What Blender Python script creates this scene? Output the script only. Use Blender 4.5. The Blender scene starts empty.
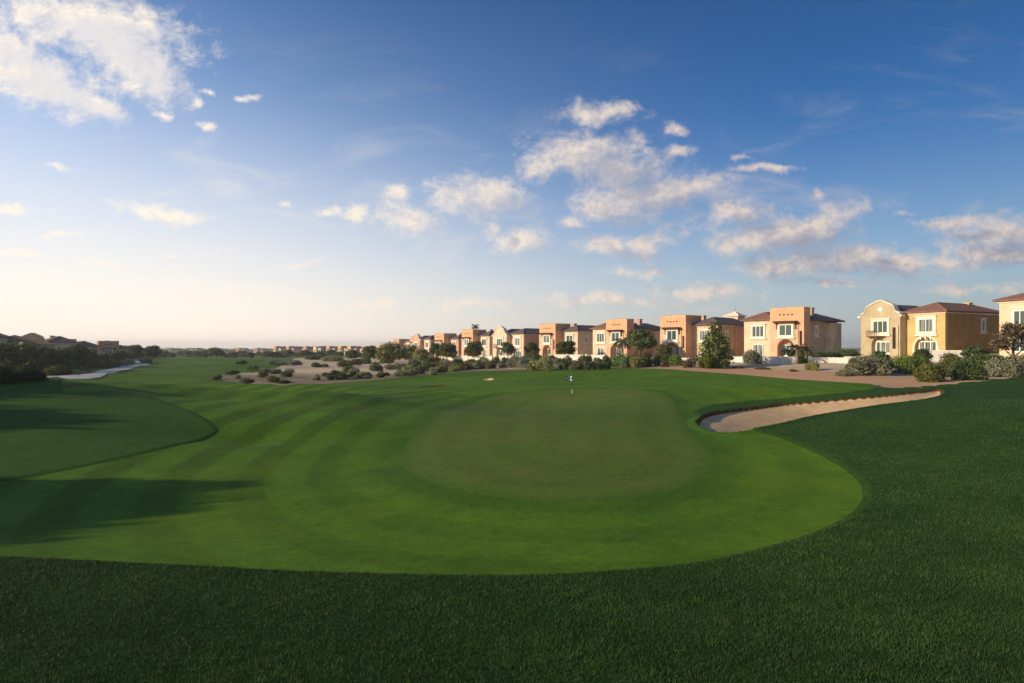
import bpy, math, random
import numpy as np
from mathutils import Vector, Matrix

R = math.radians
sc = bpy.context.scene
COL = sc.collection
F = 600.0            # focal length in pixels of a 1024 px wide frame
EZ = 4.5             # eye height above the putting green
HY = 347.0           # horizon row

# ------------------------------------------------------------------ camera
cam = bpy.data.cameras.new('camera')
cam.sensor_width = 36.0
cam.lens = F / 1024 * 36.0
cam.shift_y = (HY - 341.5) / 1024
cam.clip_end = 20000
cam.clip_start = 0.1
camo = bpy.data.objects.new('camera', cam)
camo.location = (0, 0, EZ)
camo.rotation_euler = (R(90), 0, 0)
COL.objects.link(camo)
sc.camera = camo

# ------------------------------------------------------------------ light
SUN_AZ, SUN_EL = R(-108), R(18)
sdir = Vector((math.sin(SUN_AZ) * math.cos(SUN_EL), math.cos(SUN_AZ) * math.cos(SUN_EL), math.sin(SUN_EL)))
sun = bpy.data.lights.new('sun', 'SUN')
sun.energy = 4.6
sun.angle = R(0.8)
sun.color = (1.0, 0.81, 0.57)
suno = bpy.data.objects.new('sun', sun)
suno.rotation_euler = sdir.to_track_quat('Z', 'Y').to_euler()
suno.location = (-60, 10, 60)
COL.objects.link(suno)
sc.view_settings.view_transform = 'Standard'
sc.view_settings.look = 'None'
sc.view_settings.gamma = 1
sc.view_settings.use_curve_mapping = False
sc.view_settings.exposure = 0.08


class NT:
    """small node-tree helper"""
    def __init__(s, tree):
        s.t = tree; s.n = tree.nodes; s.l = tree.links
    def node(s, typ, ins=None, **kw):
        nd = s.n.new(typ)
        for k, v in kw.items(): setattr(nd, k, v)
        if ins:
            for k, v in ins.items():
                if hasattr(v, 'is_linked'): s.l.new(v, nd.inputs[k])
                else: nd.inputs[k].default_value = v
        return nd
    def math(s, op, a, b=0.0, c=0.0, clamp=False):
        return s.node('ShaderNodeMath', {0: a, 1: b, 2: c}, operation=op, use_clamp=clamp).outputs[0]
    def vmath(s, op, a, b=(0, 0, 0)):
        return s.node('ShaderNodeVectorMath', {0: a, 1: b}, operation=op)
    def ramp(s, v, a, b, lo=0.0, hi=1.0, kind='SMOOTHSTEP'):
        return s.node('ShaderNodeMapRange', {0: v, 1: a, 2: b, 3: lo, 4: hi}, interpolation_type=kind).outputs[0]
    def mix(s, f, a, b, blend='MIX'):
        nd = s.n.new('ShaderNodeMix'); nd.data_type = 'RGBA'; nd.blend_type = blend
        for i, v in ((0, f), (6, a), (7, b)):
            if hasattr(v, 'is_linked'): s.l.new(v, nd.inputs[i])
            else: nd.inputs[i].default_value = (tuple(v) + (1,) if i and len(v) == 3 else v)
        return nd.outputs[2]
    def noise(s, vec, scale, detail=4, rough=0.55, dist=0.0):
        return s.node('ShaderNodeTexNoise', {'Vector': vec, 'Scale': scale, 'Detail': detail, 'Roughness': rough, 'Distortion': dist})


# clouds of the photograph: (x, y, rx, ry, turn, faintness)
CLOUDS = [
    (90, 26, 88, 24, 10, -.12), (132, 58, 50, 26, 38, -.12), (40, 14, 60, 16, 4, .0), (38, 78, 66, 22, 20, -.15), (95, 103, 34, 11, 25, -.05),
    (4, 48, 50, 18, 30, -.05), (163, 212, 40, 9, 8, .0), (157, 113, 14, 5, 10, .2), (212, 122, 13, 5, 12, .08), (252, 94, 12, 4, 10, .15),
    (196, 100, 10, 6, -20, .3), (210, 88, 12, 4, 10, .35), (10, 208, 30, 6, 5, .15), (65, 240, 28, 5, 5, .25), (20, 256, 46, 5, 4, .3),
    (168, 255, 14, 4, 0, .25), (60, 168, 30, 6, 10, .42), (395, 192, 18, 8, 0, .05), (408, 220, 34, 15, 10, 0), (362, 212, 12, 10, 0, .05),
    (330, 210, 26, 8, 5, .25), (283, 203, 13, 4, 0, .22), (480, 198, 46, 19, 8, 0), (519, 240, 30, 13, 0, 0), (495, 226, 18, 8, 0, .2),
    (595, 113, 38, 12, -3, 0), (588, 155, 60, 24, -2, 0), (622, 165, 44, 20, 0, 0), (548, 165, 30, 12, -30, .12), (648, 195, 66, 20, -5, 0),
    (612, 205, 44, 18, 0, .05), (695, 190, 44, 14, -5, .12), (650, 245, 26, 15, -15, .02), (603, 245, 30, 11, 0, .05), (568, 220, 20, 10, 0, .28),
    (668, 127, 18, 8, 15, .28), (676, 152, 26, 11, 0, .25), (738, 155, 12, 7, 0, .2), (768, 168, 38, 5, -3, .22), (815, 192, 14, 6, 0, .25),
    (735, 216, 52, 12, -8, .06), (785, 236, 66, 20, -8, 0), (820, 222, 40, 17, -20, 0), (742, 246, 40, 16, 0, .08), (830, 258, 66, 15, 2, .0),
    (880, 260, 66, 13, 3, .0), (780, 268, 46, 12, 0, .05), (906, 210, 10, 5, 0, .3), (952, 222, 38, 8, -4, .08), (995, 232, 52, 13, -5, .0),
    (1000, 252, 56, 13, 0, .06), (948, 262, 40, 9, 0, .2), (610, 300, 100, 9, 0, .25), (700, 292, 90, 10, 0, .28), (378, 304, 46, 9, 0, .34),
    (470, 304, 56, 8, 0, .32), (830, 284, 90, 8, 0, .3), (980, 285, 70, 9, 0, .3), (300, 262, 40, 6, 0, .4), (640, 272, 70, 8, 0, .34),
]


def cloud_group():
    g = bpy.data.node_groups.new('cloud_density', 'ShaderNodeTree')
    g.interface.new_socket('Vector', in_out='INPUT', socket_type='NodeSocketVector')
    g.interface.new_socket('Density', in_out='OUTPUT', socket_type='NodeSocketFloat')
    t = NT(g)
    gi = t.node('NodeGroupInput'); go = t.node('NodeGroupOutput')
    v = gi.outputs[0]
    wob = t.noise(v, 9.0, 6, .62)
    off = t.node('ShaderNodeVectorMath', {0: wob.outputs['Color'], 1: (.5, .5, .5)}, operation='SUBTRACT').outputs[0]
    off = t.node('ShaderNodeVectorMath', {0: off, 1: (.11, .06, 0)}, operation='MULTIPLY').outputs[0]
    v2 = t.node('ShaderNodeVectorMath', {0: v, 1: off}, operation='ADD').outputs[0]
    cur = None
    for (x, y, rx, ry, rot, faint) in CLOUDS:
        vk = v2 if cur is None else t.node('ShaderNodeVectorMath', {0: cur, 1: (1e-6, 1e-6, 1e-6), 2: v2}, operation='MULTIPLY_ADD').outputs[0]
        m = t.node('ShaderNodeMapping', {'Vector': vk, 'Location': ((x - 512) / F, (HY - y) / F, 0), 'Rotation': (0, 0, R(-rot)),
                                         'Scale': (rx / F * 1.42, ry / F * 1.5, 1)}, vector_type='TEXTURE')
        ln = t.node('ShaderNodeVectorMath', {0: m.outputs[0]}, operation='LENGTH').outputs['Value']
        if faint: ln = t.math('ADD', ln, faint)
        cur = ln if cur is None else t.math('MINIMUM', cur, ln)
    base = t.math('SUBTRACT', 1.0, cur)
    n1 = t.noise(t.node('ShaderNodeVectorMath', {0: v, 1: (1.0, 1.35, 1)}, operation='MULTIPLY').outputs[0], 20.0, 10, .70, .35).outputs[0]
    n2 = t.noise(v, 60.0, 5, .6).outputs[0]
    d = t.math('ADD', base, t.math('MULTIPLY', t.math('SUBTRACT', n1, .5), 1.9))
    d = t.math('ADD', d, t.math('MULTIPLY', t.math('SUBTRACT', n2, .5), .3))
    t.l.new(t.ramp(d, .0, .90), go.inputs[0])
    return g


def make_world():
    w = bpy.data.worlds.new('World'); sc.world = w; w.use_nodes = True
    t = NT(w.node_tree); t.n.clear()
    tc = t.node('ShaderNodeTexCoord')
    sky = t.node('ShaderNodeTexSky', sky_type='NISHITA')
    sky.sun_disc = False
    sky.sun_elevation = SUN_EL
    sky.sun_rotation = SUN_AZ
    sky.air_density = 1.0; sky.dust_density = 1.2; sky.ozone_density = 1.6; sky.altitude = 0
    dirv = tc.outputs['Generated']
    sp = t.node('ShaderNodeSeparateXYZ', {0: dirv})
    dx, dy, dz = sp.outputs
    dyc = t.math('MAXIMUM', dy, .06)
    u = t.math('DIVIDE', dx, dyc); v = t.math('DIVIDE', dz, dyc)
    uv = t.node('ShaderNodeCombineXYZ', {0: u, 1: v, 2: 0.0}).outputs[0]
    # a bluer, deeper zenith
    el = t.math('MAXIMUM', dz, 0.0)
    hs = t.node('ShaderNodeHueSaturation', {'Color': sky.outputs[0], 'Saturation': 1.22, 'Value': 1.0})
    up = t.ramp(el, 0.02, .55, 1.42, .90, 'LINEAR')
    lf = t.ramp(dx, -.6, .78, 1.15, .50, 'LINEAR')
    tint = t.mix(t.ramp(el, 0.0, .35), (.86, 1.04, 1.30), (.56, .96, 1.38))
    c = t.mix(1.0, hs.outputs[0], tint, 'MULTIPLY')
    k = t.math('MULTIPLY', up, lf)
    kc = t.node('ShaderNodeCombineColor', {0: k, 1: k, 2: k}).outputs[0]
    c = t.mix(1.0, c, kc, 'MULTIPLY')
    # warm haze band along the horizon, strongest towards the sun
    veil = t.math('MULTIPLY', t.ramp(dx, .45, -.75), t.ramp(el, .62, .05))
    c = t.mix(t.math('MULTIPLY', veil, .62), c, (7.4, 8.3, 9.4))
    hz = t.ramp(el, 0.0, .40, 1.0, 0.0, 'LINEAR')
    hx = t.ramp(dx, -.7, .8, 1.0, .78)
    hzf = t.math('MULTIPLY', t.math('POWER', hz, t.ramp(dx, -.6, .6, 1.6, 2.3)), hx)
    hc = t.mix(t.ramp(dx, -.55, .75), (11.4, 9.9, 8.4), (4.3, 4.6, 5.1))
    c = t.mix(hzf, c, hc)
    # clouds
    g = cloud_group()
    g1 = t.node('ShaderNodeGroup', node_tree=g); t.l.new(uv, g1.inputs[0])
    sh = t.node('ShaderNodeVectorMath', {0: uv, 1: (-.035, .022, 0)}, operation='ADD').outputs[0]
    g2 = t.node('ShaderNodeGroup', node_tree=g); t.l.new(sh, g2.inputs[0])
    d1, d2 = g1.outputs[0], g2.outputs[0]
    light = t.math('SUBTRACT', 1.0, t.math('MULTIPLY', d2, .95), clamp=True)
    light = t.math('MULTIPLY', light, t.ramp(t.noise(sh, 34.0, 6, .6).outputs[0], .3, .62, .45, 1.25), clamp=True)
    light = t.math('ADD', light, t.math('MULTIPLY', t.ramp(dx, .1, -.6), .30), clamp=True)
    lit_c = t.mix(t.ramp(dx, -.6, .6), (10.6, 9.4, 7.8), (7.4, 6.1, 5.3))
    sh_c = t.mix(t.ramp(dx, -.6, .6), (7.0, 6.9, 7.5), (2.9, 3.0, 3.7))
    cc = t.mix(light, sh_c, lit_c)
    front = t.ramp(dy, .1, .3)
    thick = t.math('MULTIPLY', t.math('MULTIPLY', d1, .92), front)
    c = t.mix(thick, c, cc)
    # thin veils drifting between the clouds
    wv = t.node('ShaderNodeVectorMath', {0: uv, 1: (2.2, 7.5, 1)}, operation='MULTIPLY').outputs[0]
    wn = t.noise(wv, 1.6, 8, .62, .8).outputs[0]
    wm = t.math('MULTIPLY', t.ramp(wn, .50, .78), t.math('MULTIPLY', t.ramp(el, .0, .08), t.ramp(el, .50, .16)))
    c = t.mix(t.math('MULTIPLY', t.math('MULTIPLY', wm, .42), front), c, lit_c)
    bg = t.node('ShaderNodeBackground', {'Color': c, 'Strength': 0.1})
    out = t.node('ShaderNodeOutputWorld')
    t.l.new(bg.outputs[0], out.inputs[0])
    w.cycles.sampling_method = 'MANUAL'
    w.cycles.sample_map_resolution = 512


make_world()


# ------------------------------------------------------------------ tagging and mesh helpers
def tag(o, label=None, cat=None, group=None, kind=None):
    if label: o['label'] = label
    if cat: o['category'] = cat
    if group: o['group'] = group
    if kind: o['kind'] = kind
    return o


def empty(name, loc, rz=0.0):
    o = bpy.data.objects.new(name, None)
    o.empty_display_size = 0.5
    o.location = loc; o.rotation_euler = (0, 0, rz)
    COL.objects.link(o)
    return o


def children(o):
    return [c for c in COL.objects if c.parent == o]


KIDS = {}


def copy_tree(o, parent=None):
    c = o.copy(); COL.objects.link(c)
    if parent: c.parent = parent
    for ch in KIDS.get(o.name, []):
        k = copy_tree(ch, c)
        KIDS.setdefault(c.name, []).append(k)
    return c


class MB:
    def __init__(s): s.v = []; s.f = []
    def add(s, vs, fs):
        b = len(s.v); s.v += [tuple(p) for p in vs]; s.f += [tuple(b + i for i in f) for f in fs]; return s
    def box(s, x0, x1, y0, y1, z0, z1):
        return s.add([(x0, y0, z0), (x1, y0, z0), (x1, y1, z0), (x0, y1, z0), (x0, y0, z1), (x1, y0, z1), (x1, y1, z1), (x0, y1, z1)],
                     [(3, 2, 1, 0), (4, 5, 6, 7), (0, 1, 5, 4), (1, 2, 6, 5), (2, 3, 7, 6), (3, 0, 4, 7)])
    def prism(s, poly, y0, y1):
        """poly: list of (x, z), extruded along y"""
        n = len(poly)
        return s.add([(x, y0, z) for x, z in poly] + [(x, y1, z) for x, z in poly],
                     [tuple(range(n)), tuple(range(2 * n - 1, n - 1, -1))] + [(i, i + n, (i + 1) % n + n, (i + 1) % n) for i in range(n)])
    def tube(s, pts, rads, n=8):
        pts = [Vector(p) for p in pts]
        rings = []
        for i, p in enumerate(pts):
            d = (pts[min(i + 1, len(pts) - 1)] - pts[max(i - 1, 0)]).normalized()
            a = d.cross(Vector((0.31, 0.95, 0.05))).normalized(); b = d.cross(a)
            rings.append([p + (a * math.cos(2 * math.pi * k / n) + b * math.sin(2 * math.pi * k / n)) * rads[i] for k in range(n)])
        vs = [q for r in rings for q in r]
        fs = [(i * n + k, i * n + (k + 1) % n, (i + 1) * n + (k + 1) % n, (i + 1) * n + k) for i in range(len(pts) - 1) for k in range(n)]
        fs.append(tuple(range(n - 1, -1, -1))); fs.append(tuple(range((len(pts) - 1) * n, len(pts) * n)))
        return s.add(vs, fs)
    def xf(s, fn):
        s.v = [tuple(fn(*p)) for p in s.v]; return s
    def build(s, name, mat, parent=None, smooth=False):
        me = bpy.data.meshes.new(name)
        me.from_pydata(s.v, [], s.f); me.update()
        import bmesh
        bm = bmesh.new(); bm.from_mesh(me); bmesh.ops.recalc_face_normals(bm, faces=bm.faces); bm.to_mesh(me); bm.free()
        if smooth: me.polygons.foreach_set('use_smooth', [True] * len(me.polygons))
        me.materials.append(mat)
        o = bpy.data.objects.new(name, me); COL.objects.link(o)
        if parent:
            o.parent = parent; KIDS.setdefault(parent.name, []).append(o)
        return o


def mesh_np(name, V, T, attrs=None, mat=None, smooth=True, nper=3):
    me = bpy.data.meshes.new(name)
    V = np.asarray(V, np.float32); T = np.asarray(T, np.int32)
    me.vertices.add(len(V)); me.vertices.foreach_set('co', V.ravel())
    me.loops.add(T.size); me.loops.foreach_set('vertex_index', T.ravel())
    me.polygons.add(len(T)); me.polygons.foreach_set('loop_start', np.arange(0, T.size, nper, dtype=np.int32))
    me.polygons.foreach_set('use_smooth', np.full(len(T), smooth))
    for k, a in (attrs or {}).items():
        at = me.attributes.new(k, 'FLOAT', 'POINT'); at.data.foreach_set('value', np.asarray(a, np.float32))
    me.update(calc_edges=True)
    if mat: me.materials.append(mat)
    return me


# ------------------------------------------------------------------ materials
def new_mat(name):
    m = bpy.data.materials.new(name); m.use_nodes = True
    t = NT(m.node_tree); t.n.clear()
    out = t.node('ShaderNodeOutputMaterial')
    return m, t, out


def principled(t, out, col, rough=.9, spec=.2, bump=None, bstr=.3, bdist=.02, metallic=0.0):
    p = t.node('ShaderNodeBsdfPrincipled', {'Roughness': rough, 'Metallic': metallic, 'Specular IOR Level': spec})
    if hasattr(col, 'is_linked'): t.l.new(col, p.inputs['Base Color'])
    else: p.inputs['Base Color'].default_value = tuple(col) + (1,)
    if bump is not None:
        b = t.node('ShaderNodeBump', {'Height': bump, 'Strength': bstr, 'Distance': bdist})
        t.l.new(b.outputs[0], p.inputs['Normal'])
    t.l.new(p.outputs[0], out.inputs[0])
    return p


def stucco(name, c, var=.12):
    m, t, out = new_mat(name)
    pos = t.node('ShaderNodeTexCoord').outputs['Object']
    n = t.noise(pos, .7, 5, .6).outputs[0]
    st = t.noise(t.vmath('MULTIPLY', pos, (3.0, 3.0, .25)).outputs[0], 1.0, 4, .6).outputs[0]
    f = t.math('ADD', t.math('MULTIPLY', n, .6), t.math('MULTIPLY', st, .4))
    a = tuple(x * (1 - var * 1.6) for x in c); b = tuple(min(1, x * (1 + var)) for x in c)
    colr = t.mix(t.ramp(f, .3, .7), a, b)
    fine = t.noise(pos, 14, 3, .6).outputs[0]
    principled(t, out, colr, .92, .1, fine, .25, .02)
    return m


def plain(name, c, rough=.8, spec=.25, metallic=0.0, var=.1, scale=3.0):
    m, t, out = new_mat(name)
    pos = t.node('ShaderNodeTexCoord').outputs['Object']
    n = t.noise(pos, scale, 4, .6).outputs[0]
    colr = t.mix(t.ramp(n, .3, .7), tuple(x * (1 - var) for x in c), tuple(min(1, x * (1 + var)) for x in c))
    principled(t, out, colr, rough, spec, metallic=metallic)
    return m


def tile_mat(name, c1, c2):
    m, t, out = new_mat(name)
    tc = t.node('ShaderNodeTexCoord').outputs['Object']
    w = t.node('ShaderNodeTexWave', {'Vector': tc, 'Scale': 1.1, 'Distortion': .6, 'Detail': 2.0}, wave_type='BANDS', bands_direction='DIAGONAL')
    n = t.noise(tc, 2.2, 5, .7).outputs[0]
    n2 = t.noise(tc, 9, 2, .6).outputs[0]
    f = t.math('ADD', t.math('MULTIPLY', n, .6), t.math('MULTIPLY', n2, .4))
    colr = t.mix(t.ramp(f, .35, .65), c1, c2)
    principled(t, out, colr, .85, .2, w.outputs[1], .6, .06)
    return m


def leaf_mat(name, dark, light, hue=.03, trans=.25, rough=.6):
    m, t, out = new_mat(name)
    a = t.node('ShaderNodeAttribute', attribute_name='tone').outputs['Fac']
    oi = t.node('ShaderNodeObjectInfo').outputs['Random']
    colr = t.mix(a, dark, light)
    hs = t.node('ShaderNodeHueSaturation', {'Color': colr, 'Hue': t.ramp(oi, 0, 1, .5 - hue, .5 + hue, 'LINEAR'),
                                            'Saturation': t.ramp(oi, 0, 1, 1.08, .85, 'LINEAR'), 'Value': t.ramp(oi, 0, 1, .8, 1.15, 'LINEAR')})
    p = t.node('ShaderNodeBsdfPrincipled', {'Base Color': hs.outputs[0], 'Roughness': rough, 'Specular IOR Level': .25})
    tr = t.node('ShaderNodeBsdfTranslucent', {'Color': hs.outputs[0]})
    mx = t.node('ShaderNodeMixShader', {0: trans, 1: p.outputs[0], 2: tr.outputs[0]})
    t.l.new(mx.outputs[0], out.inputs[0])
    return m


def attr(t, n):
    return t.node('ShaderNodeAttribute', attribute_name=n).outputs['Fac']


def grass_mat(name, kind):
    m, t, out = new_mat(name)
    pos = t.node('ShaderNodeTexCoord').outputs['Object']
    sp = t.node('ShaderNodeSeparateXYZ', {0: pos})
    big = t.noise(pos, .05, 4, .6).outputs[0]
    mid = t.noise(pos, .45, 5, .6).outputs[0]
    fin = t.noise(pos, 9.0, 6, .7).outputs[0]
    vf = t.noise(pos, 45.0, 3, .7).outputs[0]
    if kind == 'rough':
        a, b = (.020, .060, .009), (.044, .104, .014)
    elif kind == 'fairway':
        a, b = (.062, .146, .009), (.112, .212, .014)
    else:
        a, b = (.084, .145, .018), (.112, .168, .026)
    f = t.math('ADD', t.math('MULTIPLY', big, .35), t.math('ADD', t.math('MULTIPLY', mid, .35), t.math('MULTIPLY', fin, .3)))
    colr = t.mix(t.ramp(f, .38, .62), a, b)
    if kind == 'rough':
        colr = t.mix(t.math('MULTIPLY', attr(t, 'semi'), .55), colr, t.mix(mid, (.050, .115, .012), (.080, .165, .014)))
    if kind in ('fairway', 'green'):
        # mown bands follow the outline of the green
        sd = attr(t, 'mow')
        wob = t.math('ADD', sd, t.math('MULTIPLY', mid, .3))
        wd = 2.5 if kind == 'fairway' else 2.4
        s = t.math('SINE', t.math('MULTIPLY', wob, 2 * math.pi / wd))
        band = t.ramp(s, -.4, .6)
        amp = .55 if kind == 'fairway' else .14
        zone = t.math('MULTIPLY', t.ramp(sd, 1.0, 5.0), t.math('MULTIPLY', t.ramp(sp.outputs[0], 10.0, 2.0), t.ramp(sp.outputs[1], 13.0, 24.0, .3, 1.0))) if kind == 'fairway' else 1.0
        colr = t.mix(t.math('MULTIPLY', t.math('MULTIPLY', band, amp), t.ramp(zone, 0, 1, .45, 1.0) if kind == 'fairway' else 1.0), colr, tuple(x * .36 for x in b))
        # the close collar by the green is a touch lusher
        if kind == 'fairway':
            col2 = t.ramp(sd, 0.0, 2.6, 1.0, 0.0)
            colr = t.mix(t.math('MULTIPLY', col2, .45), colr, (.030, .090, .010))
            warm = t.ramp(t.noise(pos, .16, 3, .6).outputs[0], .48, .66)
            colr = t.mix(t.math('MULTIPLY', warm, .35), colr, (.145, .215, .013))
        else:
            br = t.ramp(t.noise(pos, .22, 4, .6).outputs[0], .42, .64)
            colr = t.mix(t.math('MULTIPLY', br, .42), colr, (.140, .135, .036))
            colr = t.mix(t.ramp(sd, -.9, .0, 0, .55), colr, (.056, .128, .011))
    sp2 = t.math('ADD', t.math('MULTIPLY', vf, .6), t.math('MULTIPLY', t.noise(pos, 3.2, 4, .75).outputs[0], .4))
    dark = t.ramp(sp2, .36, .64, .66, 1.28, 'LINEAR')
    dk = t.node('ShaderNodeCombineColor', {0: dark, 1: dark, 2: dark}).outputs[0]
    colr = t.mix(1.0, colr, dk, 'MULTIPLY')
    bh = t.math('ADD', t.math('MULTIPLY', fin, .5), t.math('MULTIPLY', vf, .5))
    principled(t, out, colr, .95, .08, bh, .55 if kind == 'rough' else .28, .05 if kind == 'rough' else .02)
    return m


def sand_mat():
    m, t, out = new_mat('desert_sand')
    pos = t.node('ShaderNodeTexCoord').outputs['Object']
    n = t.noise(pos, .12, 6, .65).outputs[0]
    n2 = t.noise(pos, 1.6, 5, .65).outputs[0]
    colr = t.mix(t.ramp(n, .35, .65), (.50, .375, .23), (.66, .50, .33))
    red = attr(t, 'red')
    rr = t.math('ADD', red, t.math('MULTIPLY', t.math('SUBTRACT', n2, .5), .8))
    colr = t.mix(t.ramp(rr, .3, .75), colr, (.56, .32, .175))
    lit = t.math('ADD', attr(t, 'litter'), t.math('MULTIPLY', t.math('SUBTRACT', n2, .5), 1.2))
    colr = t.mix(t.ramp(lit, .25, .85, 0, .8), colr, (.20, .145, .075))
    colr = t.mix(t.ramp(n2, .56, .74, 0, .6), colr, (.17, .125, .08))
    principled(t, out, colr, .95, .1, n2, .5, .12)
    return m


def bunker_mat():
    m, t, out = new_mat('bunker_sand')
    pos = t.node('ShaderNodeTexCoord').outputs['Object']
    n = t.noise(pos, .9, 5, .65).outputs[0]
    n2 = t.noise(pos, 8, 5, .7).outputs[0]
    colr = t.mix(t.ramp(n, .35, .65), (.70, .45, .215), (.80, .54, .285))
    lip_and_shade = attr(t, 'lip_and_shade')
    l2 = t.math('ADD', lip_and_shade, t.math('MULTIPLY', t.math('SUBTRACT', n2, .5), .35))
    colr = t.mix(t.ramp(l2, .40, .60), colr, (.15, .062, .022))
    w = t.node('ShaderNodeTexWave', {'Vector': pos, 'Scale': 1.3, 'Distortion': 2.5, 'Detail': 3.0}, wave_type='BANDS', bands_direction='DIAGONAL')
    hgt = t.math('ADD', t.math('MULTIPLY', n2, .6), t.math('ADD', t.math('MULTIPLY', w.outputs[1], .35), t.math('MULTIPLY', n, .8)))
    principled(t, out, colr, .95, .1, hgt, .7, .10)
    return m


def glass_mat():
    m, t, out = new_mat('window_glass')
    oi = t.node('ShaderNodeObjectInfo').outputs['Random']
    pos = t.node('ShaderNodeTexCoord').outputs['Object']
    st = t.noise(t.vmath('MULTIPLY', pos, (6, 6, .2)).outputs[0], 1.0, 2, .5).outputs[0]
    cur = t.math('MULTIPLY', t.ramp(oi, .45, .55), t.ramp(st, .44, .56))
    colr = t.mix(cur, (.05, .085, .075), (.32, .33, .28))
    principled(t, out, colr, .1, .8)
    return m


M = {
    'rough': grass_mat('rough_grass', 'rough'),
    'fairway': grass_mat('fairway_grass', 'fairway'),
    'green': grass_mat('putting_green_grass', 'green'),
    'sand': sand_mat(), 'bunker': bunker_mat(),
    'path': plain('path_concrete', (.42, .40, .37), .9, .1, var=.08, scale=.8),
    'peach': stucco('peach_stucco', (.62, .43, .27)),
    'cream': stucco('cream_stucco', (.70, .54, .36)),
    'terracotta': stucco('terracotta_stucco', (.70, .40, .225)),
    'brick_pink': stucco('salmon_stucco', (.60, .34, .23)),
    'ochre': stucco('ochre_stucco', (.60, .43, .17)),
    'olive': stucco('khaki_stucco', (.50, .405, .25)),
    'tan': stucco('tan_stucco', (.56, .345, .22)),
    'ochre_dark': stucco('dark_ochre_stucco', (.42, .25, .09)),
    'grey': stucco('grey_stucco', (.46, .36, .29)),
    'trim': stucco('white_trim', (.80, .70, .56), .05),
    'whitewall': stucco('white_render', (.78, .70, .60), .08),
    'gwall': stucco('grey_render', (.52, .49, .45), .08),
    'tile': tile_mat('clay_roof_tile', (.17, .085, .06), (.34, .17, .115)),
    'tile_dark': tile_mat('dark_roof_tile', (.10, .075, .07), (.21, .15, .13)),
    'glass': glass_mat(),
    'frame': plain('white_frame', (.78, .76, .70), .6, .3, var=.03),
    'wood': plain('dark_wood', (.13, .055, .03), .8, .2),
    'hole': plain('dark_recess', (.045, .03, .025), .9, .1),
    'bark': plain('bark', (.14, .10, .07), .95, .1, var=.3, scale=6),
    'palmbark': plain('palm_bark', (.20, .15, .10), .95, .1, var=.3, scale=6),
    'white': plain('white_paint', (.85, .85, .82), .5, .3, var=.03),
    'black': plain('black_paint', (.02, .02, .03), .5, .3, var=.03),
    'blue': plain('blue_cloth', (.03, .10, .22), .7, .2, var=.03),
    'metal': plain('mast_metal', (.25, .25, .27), .5, .4, .6),
    'l_dark': leaf_mat('dark_green_leaves', (.034, .060, .015), (.14, .185, .045)),
    'l_mid': leaf_mat('mid_green_leaves', (.05, .078, .016), (.20, .225, .055)),
    'l_bright': leaf_mat('bright_green_leaves', (.06, .11, .018), (.21, .29, .050)),
    'l_silver': leaf_mat('silvery_leaves', (.11, .12, .06), (.36, .36, .22)),
    'l_yellow': leaf_mat('yellow_green_leaves', (.10, .11, .024), (.40, .37, .11)),
    'l_brown': leaf_mat('brownish_leaves', (.08, .065, .03), (.26, .20, .10)),
    'l_palm': leaf_mat('palm_leaves', (.030, .050, .018), (.10, .12, .045)),
    'blade': leaf_mat('grass_blades', (.009, .036, .006), (.078, .148, .028), hue=0, trans=.2),
}

# ------------------------------------------------------------------ terrain height
CTRL = [  # world x, y, height
    (0, 1.5, 0), (0, 4, 0), (-5, 4, 0), (5, 4, .05), (0, 8, 0), (-7, 8, 0), (7, 8, .05), (0, 17, 0), (-14, 17, 0), (14, 17, .1), (0, 30, 0),
    (-10, 30, 0), (12, 26, .05), (25, 28, .55), (22, 20, .3), (0, 50, 0), (8, 50, .1), (0, 65, .2), (12, 66, .45), (-12, 60, 0), (-30, 62, -.15),
    (-24, 24, .1), (18, 40, .2), (33, 46, .8), (52, 60, 1.4), (35, 62, .72), (30, 78, .75), (13, 88, 1.1), (-5, 95, .6), (-17, 85, -.25),
    (-25, 75, -.25), (-45, 120, -.8), (-52, 108, -.1), (-141, 300, -1.0), (-110, 200, .1), (-75, 108, 0), (-52, 62, .3), (-75, 75, .3),
    (-200, 500, -3), (0, 500, -3), (200, 500, 0), (-60, 400, -2.8), (-110, 400, -2.4), (0, 1500, -3), (-900, 1500, -3), (900, 1500, -3),
    (45, 95, 2.2), (55, 110, 2.7), (75, 104, 3.2), (70, 92, 3.1), (79, 84, 3.6), (64, 74, 1.4), (48, 80, 1.17), (40, 120, 2.1), (30, 118, 1.7),
    (28, 140, 2.0), (16, 138, 1.6), (18, 157, 1.8), (5, 174, 1.4), (-10, 168, .9), (-8, 194, 1.3), (-24, 214, .6), (-34, 242, .4), (-45, 268, .3),
    (-52, 292, -.3), (-30, 170, 0), (-50, 230, -.6), (-28, 118, -.1),
    (100, 160, 3.5), (60, 260, 1.5), (150, 100, 4), (100, 60, 3), (60, 30, 1.5), (60, 5, 1), (-60, 5, 0), (-50, 30, .3), (-110, 120, 0), (-140, 240, -.3),
    (-300, 300, -1),
]
CT = np.array(CTRL, float)


def _uv(X, Y):
    r = np.sqrt(X * X + Y * Y) + 1e-6
    return np.stack([np.log(r), np.arctan2(X, Y)], -1)


CU = _uv(CT[:, 0], CT[:, 1])


def _ker(A, B):
    d = np.sqrt(((A[:, None, :] - B[None]) ** 2).sum(-1))
    return -d


def _fit():
    n = len(CU)
    K = _ker(CU, CU) + np.eye(n) * -.02
    P = np.ones((n, 1))
    A = np.block([[K, P], [P.T, np.zeros((1, 1))]])
    return np.linalg.solve(A, np.concatenate([CT[:, 2], [0]]))


CW = _fit()


def sstep(a, b, x):
    t = np.clip((x - a) / (b - a), 0, 1); return t * t * (3 - 2 * t)


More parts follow.
